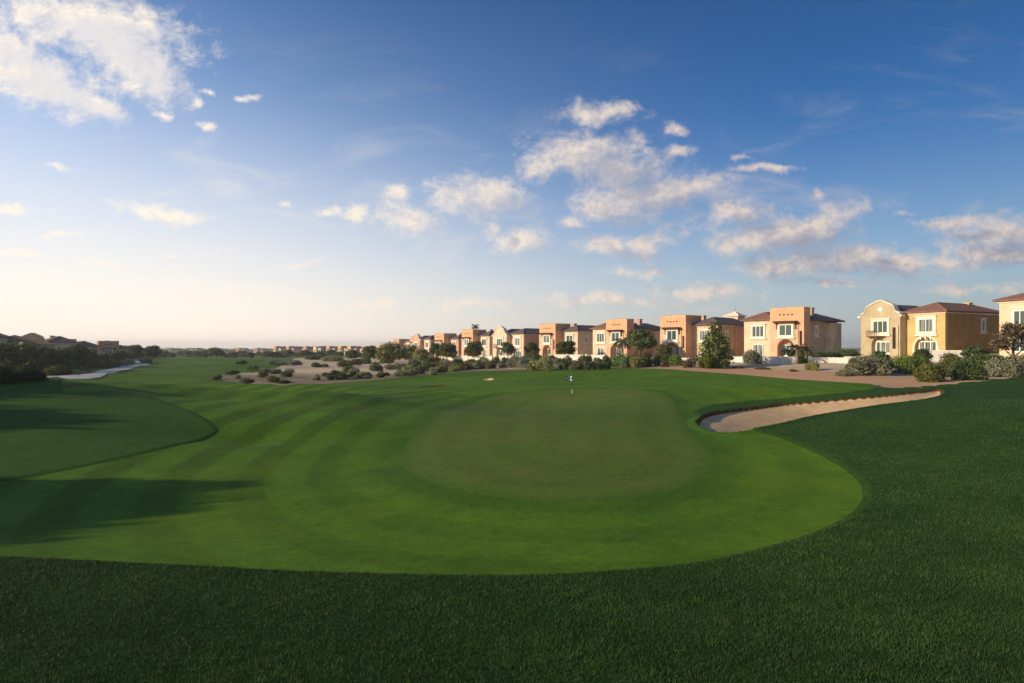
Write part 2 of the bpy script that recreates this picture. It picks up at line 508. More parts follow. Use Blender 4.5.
def gauss(X, Y, cx, cy, sx, sy, rot=0):
    c, s = math.cos(rot), math.sin(rot)
    dx, dy = X - cx, Y - cy
    a = (dx * c + dy * s) / sx; b = (-dx * s + dy * c) / sy
    return np.exp(-.5 * (a * a + b * b))


def Hs(X, Y):
    """natural ground height, arrays in and out"""
    X = np.asarray(X, float); Y = np.asarray(Y, float)
    sh = X.shape; X = X.ravel(); Y = Y.ravel()
    z = np.empty(len(X))
    for i in range(0, len(X), 40000):
        U = _uv(X[i:i + 40000], Y[i:i + 40000])
        # a few jittered samples smooth the kinks of the linear kernel
        acc = 0
        for du, dv in ((0, 0), (.05, 0), (-.05, 0), (0, .045), (0, -.045), (.04, .035), (-.04, .035), (.04, -.035), (-.04, -.035)):
            acc = acc + _ker(U + np.array([du, dv]), CU) @ CW[:-1]
        z[i:i + 40000] = acc / 9 + CW[-1]
    th = np.abs(np.arctan2(X, Y))
    z *= 1 - sstep(1.2, 1.9, th)
    z = np.where(np.hypot(X, Y) > 900, -3 + (z + 3) * (1 - sstep(900, 1600, np.hypot(X, Y))), z)
    # mounds and swales
    z += 2.1 * gauss(X, Y, -33, 38, 11, 7.5, .35) + .55 * gauss(X, Y, -24, 30, 5, 5)
    z += .75 * gauss(X, Y, -48, 84, 12, 4, .15) + .65 * gauss(X, Y, -30, 66, 9, 3, -.1) - .45 * gauss(X, Y, -30, 57, 12, 3.5, -.1)
    z += .9 * gauss(X, Y, -66, 140, 16, 7, .2) + 1.0 * gauss(X, Y, -90, 185, 22, 9, -.2) + .42 * gauss(X, Y, -14, 47, 3, 9, -.2)
    z += .24 * gauss(X, Y, 1, 36, 6, 5) - .34 * gauss(X, Y, 2, 50, 7, 5) + .25 * gauss(X, Y, 12, 52, 4, 8) - .16 * gauss(X, Y, -8, 25, 2.6, 6, .3)
    z += -.30 * gauss(X, Y, -13, 29, 3.5, 1.3, .15) + .45 * gauss(X, Y, -21, 46, 7, 2.0, .1) - .2 * gauss(X, Y, -19, 41, 6, 1.6, .1) + .22 * gauss(X, Y, -10, 34, 1.6, 6, .2)
    z += .8 * gauss(X, Y, 26, 30, 9, 7, .4) + .25 * gauss(X, Y, 20, 17, 6, 5) - .22 * gauss(X, Y, -9, 16, 7, 2.0, -.1)
    z += .5 * gauss(X, Y, 22, 56, 9, 5, .3)
    w = np.exp(-((np.hypot(X, Y) - 60) / 60) ** 2)
    z += w * (.10 * np.sin(X * .31 + 1.3 * np.sin(Y * .11)) + .10 * np.sin(Y * .21 + X * .06 + 1.0) + .05 * np.sin(X * .17 - Y * .33 + 2))
    return z.reshape(sh)


def H1(x, y): return float(Hs(np.array([x]), np.array([y]))[0])


YS = np.exp(np.linspace(math.log(4.0), math.log(900), 1400))


def gpx(px, py):
    """first point of the ground along the line of sight through a pixel"""
    X = (px - 512) / F * YS
    z = Hs(X, YS)
    ray = EZ - (py - HY) / F * YS
    below = np.where(ray < z)[0]
    if len(below) == 0: i = len(YS) - 1
    else: i = below[0]
    return float(X[i]), float(YS[i]), float(z[i])


def spline(pts, per=8, closed=True):
    P = np.array(pts, float); n = len(P); out = []
    rng = range(n) if closed else range(n - 1)
    for i in rng:
        g = (lambda k: P[k % n]) if closed else (lambda k: P[min(max(k, 0), n - 1)])
        p0, p1, p2, p3 = g(i - 1), g(i), g(i + 1), g(i + 2)
        for j in range(per):
            t = j / per
            out.append(.5 * ((2 * p1) + (-p0 + p2) * t + (2 * p0 - 5 * p1 + 4 * p2 - p3) * t * t + (-p0 + 3 * p1 - 3 * p2 + p3) * t ** 3))
    if not closed: out.append(P[-1])
    return np.array(out)


def sdf(X, Y, poly, clip=40.0):
    """signed distance to closed polygon, negative inside"""
    lo = poly.min(0) - clip; hi = poly.max(0) + clip
    res = np.full(X.shape, float(clip))
    idx = np.where((X > lo[0]) & (X < hi[0]) & (Y > lo[1]) & (Y < hi[1]))[0]
    A = poly; B = np.roll(poly, -1, 0); E = B - A; L = (E ** 2).sum(1) + 1e-12
    for s in range(0, len(idx), 20000):
        k = idx[s:s + 20000]
        px = X[k][:, None]; py = Y[k][:, None]
        wx = px - A[:, 0]; wy = py - A[:, 1]
        t = np.clip((wx * E[:, 0] + wy * E[:, 1]) / L, 0, 1)
        d = np.sqrt(((wx - E[:, 0] * t) ** 2 + (wy - E[:, 1] * t) ** 2).min(1))
        c = ((A[:, 1] > py) != (B[:, 1] > py)) & (px < E[:, 0] * (py - A[:, 1]) / (E[:, 1] + 1e-12) + A[:, 0])
        ins = c.sum(1) % 2 == 1
        res[k] = np.clip(np.where(ins, -d, d), -clip, clip)
    return res


def from_px(L): return [gpx(*p)[:2] for p in L]


GREEN = spline(from_px([(402, 462), (410, 440), (430, 422), (455, 408), (490, 397), (540, 391), (590, 389), (640, 390), (668, 396), (676, 408), (686, 430), (708, 450),
                        (713, 466), (695, 482), (660, 493), (610, 500), (550, 502), (490, 497), (440, 486), (412, 474)]), 8)
FAIR = spline(from_px([(-260, 545), (-120, 550), (0, 557), (100, 562), (200, 567), (300, 572), (400, 575), (500, 576), (600, 572), (700, 562), (770, 546), (820, 530), (852, 512), (863, 494),
                       (852, 476), (822, 457), (780, 439), (742, 430), (706, 424), (694, 414), (700, 408), (740, 402), (800, 397), (850, 392), (874, 388), (870, 384), (840, 382),
                       (790, 379), (740, 374.5), (690, 371), (640, 368.5), (600, 368), (540, 369.5), (480, 371), (440, 374), (400, 377.3), (370, 380.3), (330, 383.5), (285, 385.5), (245, 383.5), (222, 380.5),
                       (219, 377), (238, 374), (262, 371), (278, 367), (292, 362)])
              + [(-102, 290), (-96, 420), (-230, 480), (-200, 260)] + from_px([(150, 362), (144, 365), (108, 374), (98, 380), (60, 385.5), (120, 390), (165, 402), (196, 414), (217, 428), (214, 436),
                       (170, 448), (120, 460), (60, 472), (0, 483), (-120, 500), (-260, 515)]), 6)
SAND = spline([(220, 40), (110, 52)] + from_px([(1110, 373), (1060, 374), (1024, 376), (985, 381), (950, 384), (925, 387), (900, 388), (882, 388), (874, 384.5), (840, 382.5), (790, 379.5), (740, 375), (690, 371.5), (640, 369), (600, 368.5), (540, 370),
                      (480, 371.5), (440, 374.5), (400, 377.8), (370, 380.8), (330, 384), (285, 386), (245, 384), (221, 381), (218, 377), (238, 373.5), (262, 370.5), (278, 366.5), (292, 362)])
              + [(-100, 290), (-94, 430), (-80, 900), (500, 900), (600, 300)], 5)
BUNKER = spline(from_px([(697, 425), (699, 420), (712, 415), (740, 411), (780, 406), (815, 403), (850, 400), (885, 397), (915, 393.5), (936, 391), (943, 393), (938, 398), (915, 402.5),
                         (880, 407), (850, 412), (815, 418), (785, 425), (755, 431), (728, 434), (708, 432)]), 6)
BUNKER2 = spline(from_px([(481, 380.0), (484, 378.6), (490, 377.9), (495, 378.5), (493, 379.9), (486, 380.5)]), 5)
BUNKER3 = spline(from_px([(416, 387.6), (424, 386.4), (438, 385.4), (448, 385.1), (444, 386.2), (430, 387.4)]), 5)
PATH_C = spline([(-60.5, 73), (-59.5, 79)] + from_px([(92, 376), (108, 371.5), (126, 367.5), (141, 364.6)]) + [(-118, 190), (-124, 240)], 8, closed=False)


def build_terrain():
    # radial sheet centred under the viewpoint, reaching the horizon all round
    rad = [.5]
    while rad[-1] < 2400:
        r = rad[-1]
        rad.append(r * (1.05 if r < 3.5 else 1.0085 if r < 110 else 1.016 if r < 330 else 1.08))
    rad = np.array(rad)
    th = [-math.pi]
    while th[-1] < math.pi - .02:
        a = abs(th[-1] + .002)
        th.append(th[-1] + (R(.17) if a < R(44) else R(.8) if a < R(75) else R(4)))
    th = np.array(th); nt = len(th); nr = len(rad)
    TH, RR = np.meshgrid(th, rad)
    X = (RR * np.sin(TH)).ravel(); Y = (RR * np.cos(TH)).ravel()
    Z = Hs(X, Y)
    sg = sdf(X, Y, GREEN, 30); sf = sdf(X, Y, FAIR, 20); ss = sdf(X, Y, SAND, 30)
    sb = sdf(X, Y, BUNKER, 6); sb2 = sdf(X, Y, BUNKER2, 3); sb3 = sdf(X, Y, BUNKER3, 3)
    # slight wander of hand-cut edges
    wob = .10 * np.sin(X * 1.9 + 2 * np.sin(Y * .7)) + .07 * np.sin(Y * 3.1 + X)
    ss = ss + wob * 3 + .25 * np.sin(X * .9 + Y * .45)
    # the sheet steps up by the height of the rough
    isrough = np.clip(np.minimum(sf, ss), -1, 1)
    Z += .075 * sstep(0.0, .25, isrough) * (1 - .3 * sstep(14, 16, Y) * sstep(9, 11, -X))
    # bunkers: steep far lip, hollow floor
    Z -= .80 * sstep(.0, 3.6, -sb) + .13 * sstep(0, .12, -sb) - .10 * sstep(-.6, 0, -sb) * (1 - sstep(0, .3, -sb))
    Z -= .08 * sstep(0, .55, -sb) * (1 - sstep(11.5, 17, X))
    Z -= .25 * sstep(0, 1.0, -sb2)
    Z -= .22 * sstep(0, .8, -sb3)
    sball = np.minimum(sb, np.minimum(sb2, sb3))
    lip_and_shade = np.maximum(1 - sstep(.02, .32, -sball), sb3 < 0)  # soil at the lips; third bunker all dark, its shade painted in
    # reddish soil near the grass edge by the bunker, grey-beige by the houses
    red = np.clip(1 - np.abs(ss + 5) / 11, 0, 1) * sstep(-12, 4, X) + (.48 * gauss(X, Y, -50, 124, 8, 5) + .35 * gauss(X, Y, -58, 105, 6, 8))
    # sheet faces
    i = np.arange(nr - 1)[:, None]; j = np.arange(nt)[None]
    j2 = (j + 1) % nt
    a = i * nt + j; b = i * nt + j2; c = (i + 1) * nt + j2; d = (i + 1) * nt + j
    T = np.concatenate([np.stack([a, d, c], -1).reshape(-1, 3), np.stack([a, c, b], -1).reshape(-1, 3)])
    V = np.stack([X, Y, Z], -1)
    semi = sstep(9, 12, -X) * sstep(13, 16, Y) * (1 - sstep(60, 80, Y))
    litter = np.clip(1.1 * gauss(X, Y, -38, 88, 7, 15) + sstep(-34, -24, X) * sstep(-6, 4, 20 - X) * sstep(-22, -3, ss) * .9, 0, 1)
    A = dict(semi=semi, litter=litter, mow=sg, fair=sf, sand=ss, bunk=sball, green=sg, lip_and_shade=lip_and_shade, red=red)
    # centre cap
    V = np.concatenate([V, [[0, 0, float(Z[:nt].mean())]]]); ci = len(V) - 1
    for k in A: A[k] = np.concatenate([A[k], [30.0 if k not in ('lip_and_shade', 'red', 'semi', 'litter') else 0]])
    jj = np.arange(nt)
    T = np.concatenate([T, np.stack([np.full(nt, ci), jj, (jj + 1) % nt], -1)])

    def split(T, V, A, key):
        s = A[key]; ins = s < 0
        cnt = ins[T].sum(1)
        Tin = T[cnt == 3]; Tout = T[cnt == 0]
        mixt = T[(cnt == 1) | (cnt == 2)]
        if len(mixt) == 0: return Tin, Tout, V, A
        m = ins[mixt]; lone_in = m.sum(1) == 1
        lone = np.where(lone_in[:, None], m, ~m).argmax(1)
        ar = np.arange(len(mixt))
        va = mixt[ar, lone]; vb = mixt[ar, (lone + 1) % 3]; vc = mixt[ar, (lone + 2) % 3]
        def edge(p, q): return np.minimum(p, q).astype(np.int64) * len(V) + np.maximum(p, q)
        keys = np.concatenate([edge(va, vb), edge(va, vc)])
        uk, inv = np.unique(keys, return_inverse=True)
        p = uk // len(V); q = uk % len(V)
        t = np.clip(s[p] / (s[p] - s[q] + 1e-12), .001, .999)
        base = len(V)
        V = np.concatenate([V, V[p] + (V[q] - V[p]) * t[:, None]])
        A = {k: np.concatenate([x, x[p] + (x[q] - x[p]) * t]) for k, x in A.items()}
        A[key][base:] = 0
        e1 = base + inv[:len(va)]; e2 = base + inv[len(va):]
        tl = np.stack([va, e1, e2], -1); t1 = np.stack([e1, vb, vc], -1); t2 = np.stack([e1, vc, e2], -1)
        Tin = np.concatenate([Tin, tl[lone_in], t1[~lone_in], t2[~lone_in]])
        Tout = np.concatenate([Tout, tl[~lone_in], t1[lone_in], t2[lone_in]])
        return Tin, Tout, V, A

    parts = []
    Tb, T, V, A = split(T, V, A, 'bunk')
    Tg, T, V, A = split(T, V, A, 'green')
    Tf, T, V, A = split(T, V, A, 'fair')
    Ts, T, V, A = split(T, V, A, 'sand')
    out = {}
    for name, TT, mat, keys in (('bunker_sand', Tb, M['bunker'], ['lip_and_shade']), ('putting_green', Tg, M['green'], ['mow']), ('fairway', Tf, M['fairway'], ['mow']),
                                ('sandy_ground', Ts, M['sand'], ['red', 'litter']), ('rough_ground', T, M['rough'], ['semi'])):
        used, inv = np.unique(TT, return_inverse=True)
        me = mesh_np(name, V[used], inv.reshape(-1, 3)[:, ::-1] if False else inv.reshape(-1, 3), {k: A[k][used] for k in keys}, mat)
        o = bpy.data.objects.new(name, me); COL.objects.link(o); tag(o, kind='structure')
        out[name] = o
    return out


TERR = build_terrain()
for o in TERR.values():
    me = o.data
    nz = me.polygons[len(me.polygons) // 2].normal.z
    if nz < 0: me.flip_normals()

# cart path: a thin slab following the ground
mb = MB()
pts = PATH_C; nP = len(pts)
Tn = np.gradient(pts, axis=0); Tn /= np.linalg.norm(Tn, axis=1)[:, None]
Nn = np.stack([-Tn[:, 1], Tn[:, 0]], -1)
vs = []
wd = np.interp(np.arange(nP), [0, nP * .25, nP * .6, nP - 1], [.6, 1.4, 1.9, 2.0])
for k in range(nP):
    for s, dz in ((-1, -.3), (-1, .09), (-.5, .11), (0, .12), (.5, .11), (1, .09), (1, -.3)):
        p = pts[k] + Nn[k] * s * wd[k]
        vs.append((p[0], p[1], max(H1(*p), H1(*pts[k]) - .15) + dz))
fs = [(k * 7 + i, k * 7 + i + 1, (k + 1) * 7 + i + 1, (k + 1) * 7 + i) for k in range(nP - 1) for i in range(6)]
mb.add(vs, fs)
tag(mb.build('path', M['path']), kind='structure')


# ------------------------------------------------------------------ rough grass blades near the viewpoint
def blades():
    rng = np.random.default_rng(5)
    n = 1000000
    # uniform density on the ground inside the wedge seen, thinning with distance
    y = 6.2 * np.exp(rng.random(n) * math.log(42 / 6.2))
    x = (rng.random(n) * 2 - 1) * (y * .93 + .6)
    keep = rng.random(n) < np.minimum(1, (y / 9.0) ** 2 / (y / 9.0) ** 1.0 * 1.0 / np.maximum(1, (y / 9.0) ** .6))
    x = x[keep]; y = y[keep]
    sf = np.minimum(sdf(x, y, FAIR, 20), sdf(x, y, BUNKER, 6))
    k = (sf > .02) & ((x > -9) | (y < 14.5)) & (rng.random(len(x)) > sstep(20, 40, y))
    x = x[k]; y = y[k]; n = len(x)
    z = Hs(x, y) + .075 * sstep(0, .25, sf[k]) - .01
    clump = .5 + .5 * np.sin(x * 5.1 + 2 * np.sin(y * 3.3)) * np.sin(y * 6.3 + 2 * np.sin(x * 2.7))
    h = (.020 + .034 * rng.random(n) ** 1.5 + .024 * clump) * (1 + (y - 8) * .008)
    w = (.0038 + .0034 * rng.random(n)) * (1 + (y - 8) * .05)
    a = rng.random(n) * 2 * math.pi; la = rng.random(n) * 2 * math.pi; le = .7 * rng.random(n) * h
    dx = np.cos(a) * w; dy = np.sin(a) * w
    V = np.empty((n, 3, 3), np.float32)
    V[:, 0] = np.stack([x - dx, y - dy, z], -1); V[:, 1] = np.stack([x + dx, y + dy, z], -1)
    V[:, 2] = np.stack([x + np.cos(la) * le, y + np.sin(la) * le, z + h], -1)
    big = .5 + .5 * np.sin(x * .9 + 2.2 * np.sin(y * .6 + .5)) * np.sin(y * 1.15 + 1.7 * np.sin(x * .55))
    tone = .02 + .32 * clump + .30 * big + .5 * rng.random(n) - .12
    tone = np.clip(np.where(rng.random(n) < .025, 1.0, tone), 0, 1)
    me = mesh_np('rough_grass_blades', V.reshape(-1, 3), np.arange(n * 3).reshape(-1, 3), {'tone': np.repeat(tone, 3)}, M['blade'], smooth=False)
    o = bpy.data.objects.new('rough_grass', me); COL.objects.link(o)
    tag(o, 'short dark green grass blades of the rough in the foreground', 'grass', kind='stuff')
    print('blades', n)


blades()


# ------------------------------------------------------------------ houses
def front(y0):  # facade local (u, d, v) -> house local, d outward
    return lambda u, d, v: (u, y0 - d, v)


def right(x0):
    return lambda u, d, v: (x0 + d, u, v)


def left(x0):
    return lambda u, d, v: (x0 - d, -u if False else u, v)


def ub(mb, u0, u1, d0, d1, v0, v1): return mb.box(u0, u1, d0, d1, v0, v1)


def window(parent, place, u, v, w, h, surround=0.0, panes=2, brackets=0, sill=True, arch=False):
    f = MB(); t = .12
    ub(f, u, u + t, 0, .12, v, v + h); ub(f, u + w - t, u + w, 0, .12, v, v + h)
    ub(f, u + t, u + w - t, 0, .12, v + h - t, v + h); ub(f, u + t, u + w - t, 0, .12, v, v + t)
    for k in range(1, panes):
        c = u + w * k / panes; ub(f, c - .06, c + .06, 0, .10, v + t, v + h - t)
    fr = f.xf(place).build('window', M['frame'], parent)
    p = MB(); ub(p, u + t * .5, u + w - t * .5, .01, .05, v + t * .5, v + h - t * .5)
    p.xf(place).build('pane', M['glass'], fr)
    if surround:
        s = MB(); q = surround
        ub(s, u - q, u, 0, .16, v - q, v + h + q); ub(s, u + w, u + w + q, 0, .16, v - q, v + h + q)
        ub(s, u, u + w, 0, .16, v + h, v + h + q); ub(s, u, u + w, 0, .16, v - q, v)
        ub(s, u - q - .15, u + w + q + .15, 0, .3, v + h + q + .003, v + h + q + .16)
        s.xf(place).build('surround', M['trim'], fr)
    if sill:
        s = MB(); ub(s, u - .25 - surround, u + w + .25 + surround, 0, .3, v - surround - .2, v - surround - .003)
        for k in range(brackets):
            c = u + w * (k + .5) / brackets; ub(s, c - .12, c + .12, 0, .26, v - surround - .75, v - surround - .203)
        s.xf(place).build('sill', M['trim'], fr)
    return fr


def arch_pts(cx, r, z0, spring, n=10):
    """open arch outline from left foot over the crown to the right foot"""
    return [(cx - r, z0)] + [(cx - r * math.cos(math.pi * k / n), spring + r * math.sin(math.pi * k / n)) for k in range(n + 1)] + [(cx + r, z0)]


def door_in_arch(parent, cx, r, spring, yb, surround=None, rim=None):
    d = MB(); d.box(cx - r * .8, cx + r * .8, yb - .08, yb, 0, 2.3)
    for k in (-1, 0, 1): pass
    dr = d.build('door', M['frame'], parent)
    p = MB()
    for k in range(3):
        x = cx - r * .72 + k * r * .5; p.box(x, x + r * .42, yb - .10, yb - .085, .35, 2.1)
    p.build('pane', M['glass'], dr)
    if rim:
        q = MB(); a = arch_pts(cx, r, 0, spring); b = arch_pts(cx, r + .28, 0, spring)
        n = len(a); yf = rim[0]
        vs = [(x, yf - .12, z) for x, z in a] + [(x, yf - .12, z) for x, z in b] + [(x, yf, z) for x, z in a] + [(x, yf, z) for x, z in b]
        fs = []
        for i in range(n - 1):
            fs += [(i, i + 1, n + i + 1, n + i), (n + i, n + i + 1, 3 * n + i + 1, 3 * n + i), (i, 2 * n + i, 2 * n + i + 1, i + 1), (2 * n + i, 3 * n + i, 3 * n + i + 1, 2 * n + i + 1)]
        q.add(vs, fs); q.build('arch_rim', rim[1], parent)


def facade(mb, x0, x1, top, cx, r, spring, y0, y1, outline=None):
    """thick wall with an arched opening; outline = list of (x, z) along the top from right to left"""
    a = arch_pts(cx, r, -1.2, spring)
    tp = outline or [(x1, top), (x0, top)]
    mb.prism([(x0, -1.2)] + a + [(x1, -1.2)] + tp, y0, y1)


def hip(mb, x0, x1, y0, y1, z, rise, over=.55, th=.16):
    x0 -= over; x1 += over; y0 -= over; y1 += over
    w, d = x1 - x0, y1 - y0; m = min(w, d) / 2
    if w >= d: r = [(x0 + m, y0 + m), (x1 - m, y0 + m)]
    else: r = [(x0 + m, y0 + m), (x0 + m, y1 - m)]
    v = [(x0, y0, z), (x1, y0, z), (x1, y1, z), (x0, y1, z), (x0, y0, z + th), (x1, y0, z + th), (x1, y1, z + th), (x0, y1, z + th),
         (r[0][0], r[0][1], z + th + rise), (r[1][0], r[1][1], z + th + rise)]
    fs = [(3, 2, 1, 0), (0, 1, 5, 4), (1, 2, 6, 5), (2, 3, 7, 6), (3, 0, 4, 7)]
    fs += [(4, 5, 9, 8), (5, 6, 9), (6, 7, 8, 9), (7, 4, 8)] if w >= d else [(4, 5, 8), (5, 6, 9, 8), (6, 7, 9), (7, 4, 8, 9)]
    mb.add(v, fs)
    # ridge and hip caps
    for a, b in ((4, 8), (5, 8 if w < d else 9), (6, 9), (7, 8 if w >= d else 9), (8, 9)):
        mb.tube([v[a], v[b]], [.1, .1], 5)


def tower_house(name, loc, alpha, side='R', cw='cream', ct='terracotta', cp='peach', cs='tan', W=11.5, D=14.0, roof='tile'):
    """villa with a flat-topped tower; origin = front right ground corner, x runs left, y back"""
    root = empty(name, loc, -alpha)
    TW = 6.0
    prot = 0.0 if side == 'R' else -1.8
    if side == 'R': tx0, tx1, wx0, wx1 = -TW, 0.0, -W, -TW
    else: tx0, tx1, wx0, wx1 = -W, -W + TW, -W + TW, 0.0
    TD = 2.4 if side == 'R' else 3.6
    # lower wing wall
    w = MB(); wy = 1.0 if side == 'R' else 0.6
    w.box(wx0, wx1, wy, D - 1, -1.2, 6.5)
    w.build('wall', M[cw], root)
    b = MB()
    bx0, bx1 = (-TW + .003, -.35) if side == 'R' else (-W + .3, -W + TW - .003)
    b.box(bx0, bx1, TD + .003, D, -1.2, 6.45)
    b.build('rear_wall', M[cs], root)
    if side == 'R':
        q = MB(); q.box(-.35, .6, 9.5, D - .5, -1.2, 6.2); q.build('side_bay', M[cw], root)
    else:
        q = MB(); q.box(.003, .35, 6.5, D - 1.4, -1.2, 6.42); q.build('side_bay', M[cs], root)
    # tower
    t = MB(); cx = (tx0 + tx1) / 2 - .1
    facade(t, tx0, tx1, 8.7, cx, 1.15, 1.75, prot, prot + .7)
    t.box(tx0, tx1, prot + .7, TD, -1.2, 8.4)
    for a0, a1, b0, b1 in ((tx0, tx0 + .3, prot + .7, TD), (tx1 - .3, tx1, prot + .7, TD), (tx0 + .3, tx1 - .3, TD - .3, TD)): t.box(a0, a1, b0, b1, 8.4, 8.7)
    tw = t.build('tower', M[ct], root)
    p = MB(); facade(p, tx0 + .02, tx1 - .95, 5.85, cx, 1.15, 1.75, prot - .14, prot - .002)
    p.build('lower_panel', M[cp], root)
    m = MB(); k = 0
    x = tx0
    while x < tx1 - .2:
        m.box(x, x + .26, prot - .02, prot + .24, 8.7, 8.86); x += .78
    y = prot + 1.0
    while y < TD - .3:
        m.box(tx1 - .24, tx1 + .02, y, y + .26, 8.7, 8.86); y += .8
    m.box(tx0 - .015, tx1 + .015, prot - .015, prot + .22, 8.6, 8.72); m.box(tx1 - .22, tx1 + .012, prot + .2, TD - .04, 8.6, 8.718)
    m.build('parapet', M[cp], root)
    for k in range(4):
        v = MB(); x = cx - 1.25 + k * .72; v.box(x, x + .28, prot - .03, prot + .02, 7.35, 7.62); v.build('vent', M['hole'], root)
    # wooden awning over the upper window
    a = MB(); ax0, ax1 = tx0 + 1.0, tx1 - 1.0
    a.box(ax0, ax1, prot - 1.0, prot - .15, 6.05, 6.17)
    x = ax0
    while x <= ax1 - .1: a.box(x, x + .14, prot - 1.25, prot - .001, 6.172, 6.34); x += .42
    for x in (ax0 + .25, ax1 - .45):
        a.box(x, x + .18, prot - .32, prot - .15, 4.9, 6.048); a.box(x, x + .18, prot - .9, prot - .321, 5.85, 6.048)
    a.build('awning', M['wood'], root)
    window(root, front(prot - .14), cx - 1.15, 3.75, 2.3, 2.0, .28, 2)
    s = MB(); s.box(tx1 - .75, tx1 - .35, prot - .05, prot, 2.2, 4.6); s.build('niche', M['hole'], root)
    door_in_arch(root, cx, 1.15, 1.75, prot + .7, rim=(prot - .14, M['wood']))
    # wing windows
    ww = wx1 - wx0; c = (wx0 + wx1) / 2
    window(root, front(wy), c - 1.15, 3.6, 2.3, 2.1, .22, 3 if side == 'R' else 2, sill=True)
    window(root, front(wy), c - 1.0, .2, 2.0, 2.1, .0, 2, sill=False)
    # side windows
    window(root, right(wx1 if side == 'L' else bx1), 5.0 if side == 'R' else 3.2, 3.9, .8, 1.5, .12, 1)
    cn = MB(); cn.box(wx0 - .12, wx1 + (.12 if side == 'L' else -.01), wy - .12, D - .9, 6.503, 6.66)
    cn.build('cornice', M['trim'], root)
    r = MB(); hip(r, wx0, wx1, wy, D - 1, 6.67, 1.45)
    rf = r.build('roof', M[roof], root)
    r = MB(); hip(r, bx0, bx1 + (.7 if side == 'R' else 0), TD + .6, D, 6.46 if side == 'R' else 6.56, 1.35, .5)
    r.build('roof', M['tile_dark'], root)
    ch = MB(); cxx = (bx0 + bx1) / 2 + .9; ch.box(cxx, cxx + .9, 6.2, 7.1, 6.5, 8.75); ch.box(cxx - .1, cxx + 1.0, 6.1, 7.2, 8.753, 8.93)
    ch.build('chimney', M[cs], rf)
    return root


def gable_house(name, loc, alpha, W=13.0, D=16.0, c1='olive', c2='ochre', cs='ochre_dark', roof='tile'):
    """villa with a curved mission gable on its left half"""
    root = empty(name, loc, -alpha)
    g0, g1 = -W, -W / 2 + .4
    cx = (g0 + g1) / 2
    hw = (g1 - g0) / 2
    prof = []
    for k in range(21):
        s = 1 - 2 * k / 20.0
        a = abs(s)
        z = 9.15 if a < .14 else 9.15 - .8 * ((a - .14) / .5) ** .9 if a < .64 else (8.05 - .1 * (a - .64) if a < .80 else 7.2 - .3 * ((a - .80) / .2))
        prof.append((cx + s * hw, z))
    m = MB(); facade(m, g0, g1, 0, cx + .1, 1.6, 1.7, -1.0, -.2, prof)
    m.box(g0 + .01, g1 - .01, -.2, 12, -1.2, 6.6)
    m.build('wall', M[c1], root)
    cp = MB()
    up = [(x, z + .2) for x, z in prof]
    for i in range(20):
        (xa, za), (xb, zb) = prof[i], prof[i + 1]
        cp.add([(xa, -1.15, za + .003), (xb, -1.15, zb + .003), (xb, -.05, zb + .003), (xa, -.05, za + .003), (xa, -1.15, za + .2), (xb, -1.15, zb + .2), (xb, -.05, zb + .2), (xa, -.05, za + .2)],
               [(0, 1, 5, 4), (4, 5, 6, 7), (3, 2, 6, 7), (0, 3, 2, 1), (0, 4, 7, 3), (1, 2, 6, 5)])
    cp.box(g0 - .45, g0 + .02, -1.2, 0, 6.4, 6.75); cp.box(g1 - .02, g1 + .3, -1.2, 0, 6.4, 6.75)
    cp.build('coping', M['trim'], root)
    st = MB()
    for k in range(4):
        a = k * math.pi / 2
        x, z = cx + .1 + .26 * math.cos(a), 7.75 + .26 * math.sin(a)
        st.prism([(x + .22 * math.cos(q * math.pi / 4), z + .22 * math.sin(q * math.pi / 4)) for q in range(8)], -1.08 - .004 * k, -1.0)
    st.build('relief_ornament', M['trim'], root)
    window(root, front(-1.0), cx - 1.2, 3.7, 2.6, 2.1, .3, 3)
    b = MB(); b.box(cx - 1.9, cx - .1, -1.75, -1.0, 3.0, 3.15)
    for k in range(7): b.box(cx - 1.9 + k * .28, cx - 1.84 + k * .28, -1.75, -1.69, 3.153, 4.0)
    b.box(cx - 1.92, cx - .08, -1.78, -1.66, 4.003, 4.1)
    b.build('balcony', M['wood'], root)
    n = MB(); n.box(g1 - 1.25, g1 - .7, -1.05, -1.0, 1.0, 4.6); n.build('niche', M['hole'], root)
    n = MB(); n.box(g1 - .62, g1 - .2, -1.18, -1.002, -1, 4.9); n.build('pilaster', M[c1], root)
    door_in_arch(root, cx + .1, 1.6, 1.7, -.2)
    # ochre wing
    m = MB(); facade(m, g1, 0, 6.7, g1 / 2 + .1, 1.75, 1.2, .6, 1.2)
    wgw = m.build('wing_wall', M[c2], root)
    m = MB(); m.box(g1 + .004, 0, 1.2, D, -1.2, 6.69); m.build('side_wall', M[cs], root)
    c = g1 / 2 + .1
    door_in_arch(root, c, 1.75, 1.2, 1.2, rim=(.6, M['trim']))
    window(root, front(.6), c - 1.1, 3.7, 2.3, 2.2, .42, 2, brackets=3)
    window(root, right(0.0), D * .66, 3.9, .9, 1.9, .18, 1)
    cn = MB(); cn.box(g1 + .01, .14, .46, 1.0, 6.703, 6.95); cn.box(.004, .14, 1.003, D + .1, 6.703, 6.9)
    cn.build('cornice', M['trim'], root)
    r = MB(); hip(r, g1, 0, .6, D, 6.96, 1.5)
    rf = r.build('roof', M[roof], root)
    r = MB(); hip(r, g0 + .4, g1 - .2, .3, 12, 6.62, 1.8, .5)
    r.build('roof', M['tile_dark'], root)
    ch = MB(); ch.box(-3.6, -2.7, 12.2, 13.1, 7, 8.7); ch.box(-3.7, -2.6, 12.1, 13.2, 8.703, 8.9)
    ch.build('chimney', M['ochre'], rf)
    return root


